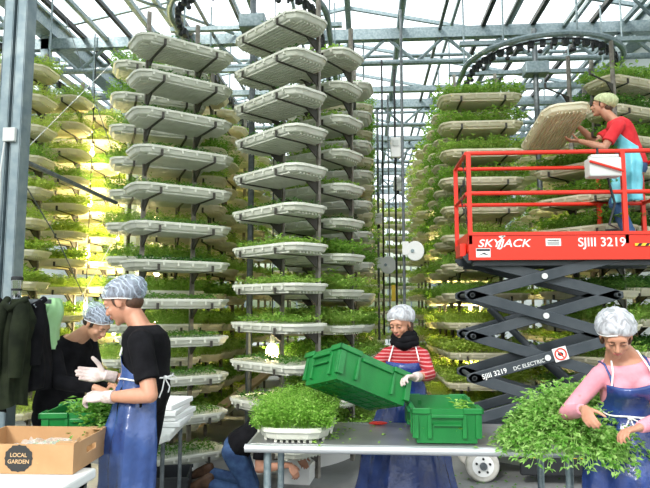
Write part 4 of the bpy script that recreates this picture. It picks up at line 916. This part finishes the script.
    for sd, key in ((1, 'R'), (-1, 'L')):
        G = legs[key]; Hp = Pv+latP*sd*.092*s-up*.02*s; An = V(G['a']); K, An = ik(Hp, An, .435*s, .43*s, G['pole'])
        td = nrm(G['toe']); bm = MB(); bms.append(bm)
        for mb, i_ in ((body, 0), (pm, .012*s)):
            mb.cap(Hp, Hp+(K-Hp)*.4, .088*s+i_, .078*s+i_, 20); mb.cap(Hp+(K-Hp)*.4, K, .078*s+i_, .056*s+i_, 20); mb.cap(K, K+(An-K)*.35, .056*s+i_, .057*s+i_, 20)
            if mb is body: mb.cap(K+(An-K)*.35, An, .057*s, .036*s, 16)
            else: mb.loft([circ(K+(An-K)*.3, nrm(An-K), .069*s, 20), circ(K+(An-K)*.97, nrm(An-K), .058*s, 20)])
        fd = G.get('down', V(0, 0, -1)); fd = nrm(fd-td*np.dot(fd, td)); h0 = An+fd*.055*s
        for mb, i_ in ((body, 0), (bm, .010*s)):
            mb.cap(An, h0-td*.03*s-fd*.02*s, .036*s+i_, .034*s+i_); mb.cap(h0-td*.035*s-fd*.008*s, h0+td*.10*s, .032*s+i_, .034*s+i_); mb.cap(h0+td*.10*s, h0+td*.165*s+fd*.008*s, .036*s+i_, .026*s+i_); mb.cap(An+fd*.01*s, h0+td*.10*s, .036*s+i_, .030*s+i_)
    remesh(body, 'body', M[skin], .0052, root, off, 3)
    if shirt: remesh(shirtm, 'shirt', M[shirt], .008, root, off, 3)
    remesh(pm, 'trousers', M[pants], .009, root, off, 3)
    for bm in bms: remesh(bm, 'shoe', M[boots or 'black_metal'], .007, root, off, 2)
    for glv in glvs: remesh(glv, 'glove', M['glove'], .0038, root, off, 1)
    # face details
    for sd in (-1, 1):
        e = MB(); he(e, (sd*.030, .0765, .010), (.0125, .0115, .0085), 16, 10); eo = e.build('eye', M['eye'], root, off, smooth=True)
        e = MB(); he(e, (sd*.030, .0845, .0065), (.0052, .0042, .0052), 12, 8); e.build('iris', M['iris'], eo, smooth=True, off=off)
        if lids: e = MB(); he(e, (sd*.030, .0775, .0125), (.0145, .0125, .0088), 16, 10); e.build('eyelid', M[skin], root, off, smooth=True); e = MB(); e.path([hp(sd*(.030+x), .0890-abs(x)*.28, .0055+abs(x)*.05) for x in (-.0135, -.007, 0, .007, .0135)], .0011*s, 5); e.build('lashes', M['hair_d'], root, off)
        e = MB(); e.path([hp(sd*.013, .0925, .028), hp(sd*.026, .0925, .034), hp(sd*.044, .082, .029)], [.0022*s, .0030*s, .0014*s], 6); e.build('eyebrow', M[hair], root, off, smooth=True)
    e = MB(); e.path([hp(-.021, .0865, -.0505), hp(-.010, .0945, -.0475), hp(0, .0960, -.0485), hp(.010, .0945, -.0475), hp(.021, .0865, -.0505)], [.0016*s, .0042*s, .0040*s, .0042*s, .0016*s], 8)
    e.path([hp(-.018, .0870, -.0535), hp(0, .0945, -.0570), hp(.018, .0870, -.0535)], [.0016*s, .0052*s, .0016*s], 8); e.build('lips', M['lip'], root, off, smooth=True)
    # hair: cap over the skull, hidden under the face at the front
    hm = MB(); rows = []
    for i in range(15):
        row = []
        for j in range(41):
            az = 2*math.pi*j/40; fr_ = math.cos(az)   # az 0 = front
            lim = math.acos(max(-1, min(1, .50-(.88 if fem else 1.02)*(1-fr_)/2*1.0-(.25 if abs(math.sin(az)) < .3 and fr_ < 0 else 0)))); th = lim*i/14
            row.append(hp(.081*math.sin(th)*math.sin(az), -.014+.099*math.sin(th)*math.cos(az), .034+.091*math.cos(th)))
        rows.append(row)
    hm.grid(rows); ho = hm.build('hair', M[hair], root, off, smooth=True); sd_ = ho.modifiers.new('s', 'SOLIDIFY'); sd_.thickness = .008; sd_.offset = -1
    if fem:
        for sd in (-1, 1): e = MB(); he(e, (sd*.068, -.030, -.022), (.017, .042, .055)); e.build('hair_lock', M[hair], root, off, smooth=True)
    if not fem:
        e = MB(); he(e, (0, -.060, -.022), (.062, .050, .050)); e.build('nape_hair', M[hair], root, off, smooth=True)
        for sd in (-1, 1): e = MB(); he(e, (sd*.066, .012, .012), (.012, .014, .030)); e.build('sideburn', M[hair], root, off, smooth=True)
    if bun: e = MB(); he(e, (0, -.115, -.015), (.038, .030, .036)); e.build('hair_bun', M[hair], root, off, smooth=True)
    nm_ = MB(); rows = []; rim = []; rd = random.Random(hash(label) % 7 if False else len(label))
    for i in range(19):
        row = []
        for j in range(65):
            az = 2*math.pi*j/64; cf = (1+math.cos(az))/2; zr = (-.055 if fem else -.040)*(1-cf)+.072*cf**1.3   # rim height
            zt = (zr-.045)/(.098 if fem else .094); lim = math.acos(max(-1, min(1, zt))); th = lim*i/18; k = 1+.030*math.sin(az*9+i*.8)*math.sin(th)*math.sin(math.pi*i/18)+.018*math.sin(az*17-i*1.3)*math.sin(math.pi*i/18)
            if i >= 17: k = .93 if i == 18 else .97
            y = -.028+.130*math.sin(th)*math.cos(az)*k
            if y > .078: y = .078+(y-.078)*.35
            row.append(hp((.107 if fem else .099)*math.sin(th)*math.sin(az)*k, y, .045+(.098 if fem else .094)*math.cos(th)*k))
        rows.append(row)
    nm_.grid(rows); no = nm_.build('hairnet', M[net], root, off, smooth=True, fix=False)
    e = MB(); e.path(rows[-1][:-1], .0035*s, 6, True); e.build('elastic_band', M['string'] if net != 'net_g' else M['net_g'], no, off, smooth=True)
    return dict(root=root, off=off, spine=spine, pr=pr, up=up, sh=sh, N=N, P=Pv, hp=hp, fN=fN, latN=latN, latP=latP, s=s)
def apron(pp, mt, top=.66, half=.50, skirt_to=.35, wrap=1.95, face=0., ties=True, strap=True, flare=.05, inf=.028, side_shift=0., lean_skirt=None, seed=0, bow_at=math.pi, tie_len=.16):
    s, off, root = pp['s'], pp['off'], pp['root']; P = pp['P']; rows = []; n = 44; rnd = random.Random(seed); ph = [rnd.uniform(0, 6) for _ in range(5)]
    tw = .30                       # waist line along the spine
    for i in range(13):            # bib
        t = top-(top-tw)*i/12; c, la, fw = pp['spine'](t); a, b = pp['pr'](t); k = i/12; hw = half+(wrap-half)*k**2.6; row = []
        bust = .056*math.exp(-((t-.68)/.17)**2) if pp.get('fem') else 0
        for j in range(n+1):
            q = -hw+2*hw*j/n+side_shift*k; ii = inf*s+bust*s*math.cos(q)**2+.004*math.sin(q*7+ph[0]+t*9)
            row.append(c+la*(a+ii)*math.sin(q)+fw*(b+ii)*math.cos(q))
        rows.append(row)
    c0, la, fw = pp['spine'](tw); a0, b0 = pp['pr'](tw)
    zend = skirt_to; z0 = c0[2]; m_ = 22; down = V(0, 0, -1) if lean_skirt is None else nrm(lean_skirt)
    fwh = nrm(V(fw[0], fw[1], 0)); lah = nrm(V(la[0], la[1], 0))
    for i in range(1, m_+1):
        k = i/m_; L = (z0-zend)*k; c = c0+down*L; kk = min(1, k*3.2); a = a0+(.205*s-a0)*kk+flare*k*s; b = b0+(.165*s-b0)*kk+flare*k*s; row = []
        la2 = nrm(la*(1-kk)+lah*kk); fw2 = nrm(fw*(1-kk)+fwh*kk)
        for j in range(n+1):
            q = (-wrap+2*wrap*j/n)*(1-.06*k)+side_shift; fold = (.008+.016*k)*math.sin(q*6+ph[1]+k*1.5)+(.005+.009*k)*math.sin(q*13+ph[2]-k*2)+.006*math.sin(k*17+q*4+ph[3])
            ii = inf*s+fold*s; row.append(c+la2*(a+ii)*math.sin(q)+fw2*(b+ii)*math.cos(q))
        rows.append(row)
    m = MB().grid(rows); o = m.build('apron', M[mt], root, off, smooth=True, fix=False); sdm = o.modifiers.new('s', 'SOLIDIFY'); sdm.thickness = .003
    if ties:
        m = MB(); pts = []; c, la, fw = pp['spine'](tw+.02); a, b = pp['pr'](tw+.02)
        for j in range(48): q = 2*math.pi*j/48; pts.append(c+la*(a+.034*s)*math.sin(q)+fw*(b+.034*s)*math.cos(q)+V(0, 0, .004*math.sin(q*5)))
        m.path(pts, .0045, 6, True)
        q = bow_at; bp = c+la*(a+.036*s)*math.sin(q)+fw*(b+.036*s)*math.cos(q); ou = nrm(bp-c); tg = nrm(np.cross(V(0, 0, 1), ou))
        m.ell(bp+ou*.006, (.012, .012, .012)); m.path([bp, bp+ou*.02+tg*.04+V(0, 0, .012), bp+ou*.02+tg*.07-V(0, 0, .01), bp+ou*.01+tg*.035-V(0, 0, .012), bp], .004, 5)
        m.path([bp, bp+ou*.02-tg*.03-V(0, 0, .06), bp+ou*.02-tg*.05-V(0, 0, tie_len)], .004, 5); m.path([bp, bp+ou*.02+tg*.02-V(0, 0, .05), bp+ou*.02+tg*.01-V(0, 0, tie_len*.8)], .004, 5)
        m.build('apron_string', M['string'], root, off, smooth=True)
    if strap:
        for sd in (-1, 1):
            c, la, fw = pp['spine'](top); a, b = pp['pr'](top); q = sd*half*.92; p0 = c+la*(a+inf*s)*math.sin(q)+fw*(b+(inf+(.034 if pp.get('fem') else 0))*s)*math.cos(q)
            c2, la2, fw2 = pp['spine'](.92); p1 = c2+la2*sd*.075*s+fw2*(pp['pr'](.92)[1]+.022*s); p2 = pp['N']+pp['latN']*sd*.072*s+pp['up']*.035*s+pp['fN']*.02*s; p3 = pp['N']+pp['fN']*.005*s+pp['up']*.045*s+pp['latN']*sd*.03*s
            MB().path([p0, p0*.5+p2*.5+fw*.022, p2, p3], .005*s, 6).build('neck_strap', M['string'], root, off, smooth=True)
def camv(x, z, h): return CW(x, z, h)     # a direction given in the camera's ground frame
# --- woman in the striped top, centre
Z = 4.22; Pc = Q(405, 418, Z+.04); Nn = Q(405, 344.5, Z-.01); Hh = Q(400.5, 324, Z-.06)
wl = Q(416, 377, 3.74); wr = Q(334, 372, 4.0)
pc = person('woman', 'woman in a red striped top and blue apron tipping a green tote', (Pc[0], Pc[1], 0), Pc, Nn, Hh, camv(-.55, -.80, -.36), camv(-.93, -.05, 0)+camv(0, .25, 0), camv(-1, .12, 0),
    {'R': dict(w=wr, pole=camv(-.3, .1, -1), d=camv(-.5, -.6, .1), n=camv(-.2, -.5, -.3), curl=.5), 'L': dict(w=wl, pole=camv(1, .5, -.55), d=camv(-.85, -.45, .05), n=camv(-.3, -.5, -.8), curl=.45)},
    {'R': dict(a=CW((394-325)/590*Z-.06, Z+.05, .09), pole=camv(0, -1, 0), toe=camv(-.2, -1, 0)), 'L': dict(a=CW((414-325)/590*Z+.03, Z+.05, .09), pole=camv(.1, -1, 0), toe=camv(.1, -1, 0))},
    s=.93, fem=True, shirt='stripe', sleeve='three', pants='denim', net='net', hair='hair', bun=True, glove=('L', 'R'))
pc['fem'] = 1
apron(pc, 'apron', top=.80, half=.80, inf=.034, skirt_to=.14, wrap=2.0, flare=.17, seed=1, ties=False)
m = MB(); c0 = pc['N']+pc['up']*.035
for k, (dz, r0, rr) in enumerate(((-.02, .075, .028), (.012, .068, .030), (.042, .062, .024))):
    pts = []
    for j in range(28):
        q = 2*math.pi*j/28; pts.append(c0+pc['up']*(dz+.008*math.sin(q*3+k))+pc['latN']*r0*math.cos(q)+pc['fN']*(r0*math.sin(q)*1.0+.012))
    m.path(pts, [rr*(1+.12*math.sin(j*1.7+k)) for j in range(28)], 10, True)
m.ell(c0+pc['fN']*.07-pc['up']*.03, (.045, .03, .04)); m.build('scarf', M['black_cloth'], pc['root'], pc['off'], smooth=True)
# --- woman in pink, right
Z = 3.12; Pc = Q(632, 432, Z+.10); Nn = Q(623, 358, Z); Hh = Q(616, 336, Z-.10)
wr = Q(584, 409, Z-.16); wl = Q(638, 428, Z-.26)
pw = person('woman', 'woman in a pink top and blue apron bending over the leafy heap at right', (Pc[0], Pc[1], 0), Pc, Nn, Hh, camv(-.30, -.75, -.62), camv(-.93, .05, -.03), camv(-1, .1, 0),
    {'R': dict(w=wr, pole=camv(-.55, .6, -.8), d=camv(-.15, -.8, -.4), n=camv(.5, -.2, -.7), curl=.45), 'L': dict(w=wl, pole=camv(1, .35, -.6), d=camv(-.9, -.35, -.1), n=camv(-.3, -.3, -.8), curl=.45)},
    {'R': dict(a=CW(1.46, Z+.12, .09), pole=camv(0, -1, 0), toe=camv(-.2, -1, 0)), 'L': dict(a=CW(1.72, Z+.12, .09), pole=camv(0, -1, 0), toe=camv(.1, -1, 0))},
    s=.95, fem=True, shirt='pink', sleeve='long', pants='denim', net='net', hair='hair', bun=True, neckline=.05)
pw['fem'] = 1
apron(pw, 'apron', top=.76, half=.85, skirt_to=.2, wrap=2.0, flare=.05, seed=2, bow_at=.25, tie_len=.10)
for sd in (-1, 1):
    p0 = pw['N']+pw['latN']*sd*.105; MB().path([p0-pw['up']*.13+pw['fN']*.105, p0-pw['up']*.055+pw['fN']*.08, p0-pw['up']*.008+pw['fN']*.02, p0-pw['up']*.02-pw['fN']*.05], .006, 6).build('tank_strap', M['apron'], pw['root'], pw['off'], smooth=True)
# --- man in the black t-shirt, left
Z = 3.35; Pc = Q(143, 400, Z+.02); Nn = Q(144, 326, Z+.02); Hh = Q(123, 302.5, Z)
wl = Q(107, 397, Z-.17); wr = Q(108, 376, Z+.16)
pm_ = person('man', 'man in a black t-shirt and blue apron sorting greens at left', (Pc[0], Pc[1], 0), Pc, Nn, Hh, camv(-.86, .12, -.42), camv(-.1, 1, 0)+camv(-.10, 0, 0), camv(.05, 1, 0),
    {'L': dict(w=wl, pole=camv(.45, -.35, -.8), d=camv(-.9, .1, .02), n=camv(-.25, .5, -.8), curl=.5), 'R': dict(w=wr, pole=camv(.4, .4, -.9), d=camv(-.95, -.05, .06), n=camv(.05, -.95, .35), curl=.12, th=.9)},
    {'L': dict(a=CW((148-325)/590*Z, Z-.10, .09), pole=camv(-1, -.1, 0), toe=camv(-1, -.1, 0)), 'R': dict(a=CW((146-325)/590*Z, Z+.12, .09), pole=camv(-1, 0, 0), toe=camv(-1, .1, 0))},
    s=1.03, skin='skin', shirt='black_cloth', sleeve='short', pants='black_cloth', net='net_b', hair='hair', glove=('L', 'R'), shirt_low=-.12)
apron(pm_, 'apron_s', top=.62, half=.5, skirt_to=.28, wrap=1.95, flare=.02, seed=3, bow_at=-2.6, tie_len=.10, side_shift=-.30, strap=True)
# --- man behind in long black sleeves
Z = 4.35; Pc = Q(58, 412, Z+.05); Nn = Q(74, 338, Z-.02); Hh = Q(97, 324, Z-.10)
pb = person('man', 'man in a black long-sleeved top bending his head behind the green tote', (Pc[0], Pc[1], 0), Pc, Nn, Hh, camv(.70, -.30, -.66), camv(-.35, -.9, 0), camv(-.5, -.85, 0),
    {'R': dict(w=Q(96, 388, Z-.35), pole=camv(-.6, -.5, -.7), d=camv(.7, -.5, -.3), n=camv(.2, .2, -.9), curl=.4), 'L': dict(w=Q(112, 384, Z-.1), pole=camv(-.2, .4, -1), d=camv(.6, -.6, -.3), n=camv(-.2, -.3, -.9), curl=.4)},
    {'R': dict(a=CW((50-325)/590*Z, Z-.08, .09), pole=camv(1, -.4, 0), toe=camv(.8, -.5, 0)), 'L': dict(a=CW((60-325)/590*Z, Z+.15, .09), pole=camv(1, -.4, 0), toe=camv(.8, -.4, 0))},
    s=.98, skin='skin_t', shirt='black_cloth', sleeve='long', pants='black_cloth', net='net_b', hair='hair_d', shirt_low=-.16, belly=.02)
# --- worker on the lift
Z = 5.98; Pc = Q(634, 166, Z+.02); Nn = Q(615, 120, Z); Hh = Q(602, 106, Z+.06)
wl = Q(580, 141, Z-.0); wr = Q(578, 126, Z+.12)
pu = person('man', 'worker in a red t-shirt and aqua apron on the lift pulling a tray', (Pc[0], Pc[1], 2.2), Pc, Nn, Hh, camv(-.80, .50, .10), camv(.45, .85, 0), camv(.5, .85, 0),
    {'L': dict(w=wl, pole=camv(.1, -.4, -.9), d=camv(-1, .1, .0), n=camv(-.1, .1, 1), curl=.3), 'R': dict(w=wr, pole=camv(.3, .3, -.9), d=camv(-1, .05, .1), n=camv(0, -.6, -.8), curl=.35)},
    {'L': dict(a=CW((631-325)/590*Z, Z-.08, 2.29), pole=camv(-1, .5, 0), toe=camv(-.9, .4, 0)), 'R': dict(a=CW((638-325)/590*Z, Z+.16, 2.29), pole=camv(-1, .5, 0), toe=camv(-.9, .5, 0))},
    s=.98, skin='skin', shirt='red_cloth', sleeve='short', pants='denim_l', net='net_g', hair='hair', shirt_low=-.02)
apron(pu, 'teal', top=.80, half=1.25, skirt_to=2.68, wrap=1.9, flare=.0, seed=5, ties=False, strap=False, side_shift=-.35, inf=.032)
# --- kneeling worker in jeans
Z = 5.35; Pc = Q(236, 448, Z); Nn = Q(272, 424, Z-.02); Hh = Q(293, 430, Z-.05)
kx = lambda px, h, z=0: CW((px-325)/590*(Z+z), Z+z, h)
pk = person('man', 'kneeling worker in a black top and blue jeans bent forward behind the steel table', (Pc[0], Pc[1], 0), Pc, Nn, Hh, camv(.70, -.1, -.75), camv(0, -1, 0)+camv(.05, 0, 0), camv(0, -1, 0),
    {'R': dict(w=kx(290, .30, -.18), pole=camv(-.4, -.2, -.9), d=camv(.5, -.1, -.8), n=camv(-.2, .5, -.4), curl=.4), 'L': dict(w=kx(298, .30, .16), pole=camv(-.3, .3, -.9), d=camv(.5, .1, -.8), n=camv(.2, -.5, -.4), curl=.4)},
    {'R': dict(a=kx(213, .10, -.04), pole=camv(1, -.1, -.75), toe=camv(-.75, 0, -.5), down=camv(-.5, 0, .8)), 'L': dict(a=kx(213, .11, .28), pole=camv(1, .15, -.75), toe=camv(-.75, .2, -.5), down=camv(-.5, 0, .8))},
    s=.97, skin='skin', shirt='black_cloth', sleeve='short', pants='denim', net='net', hair='hair_d', boots='boot', shirt_low=.03)
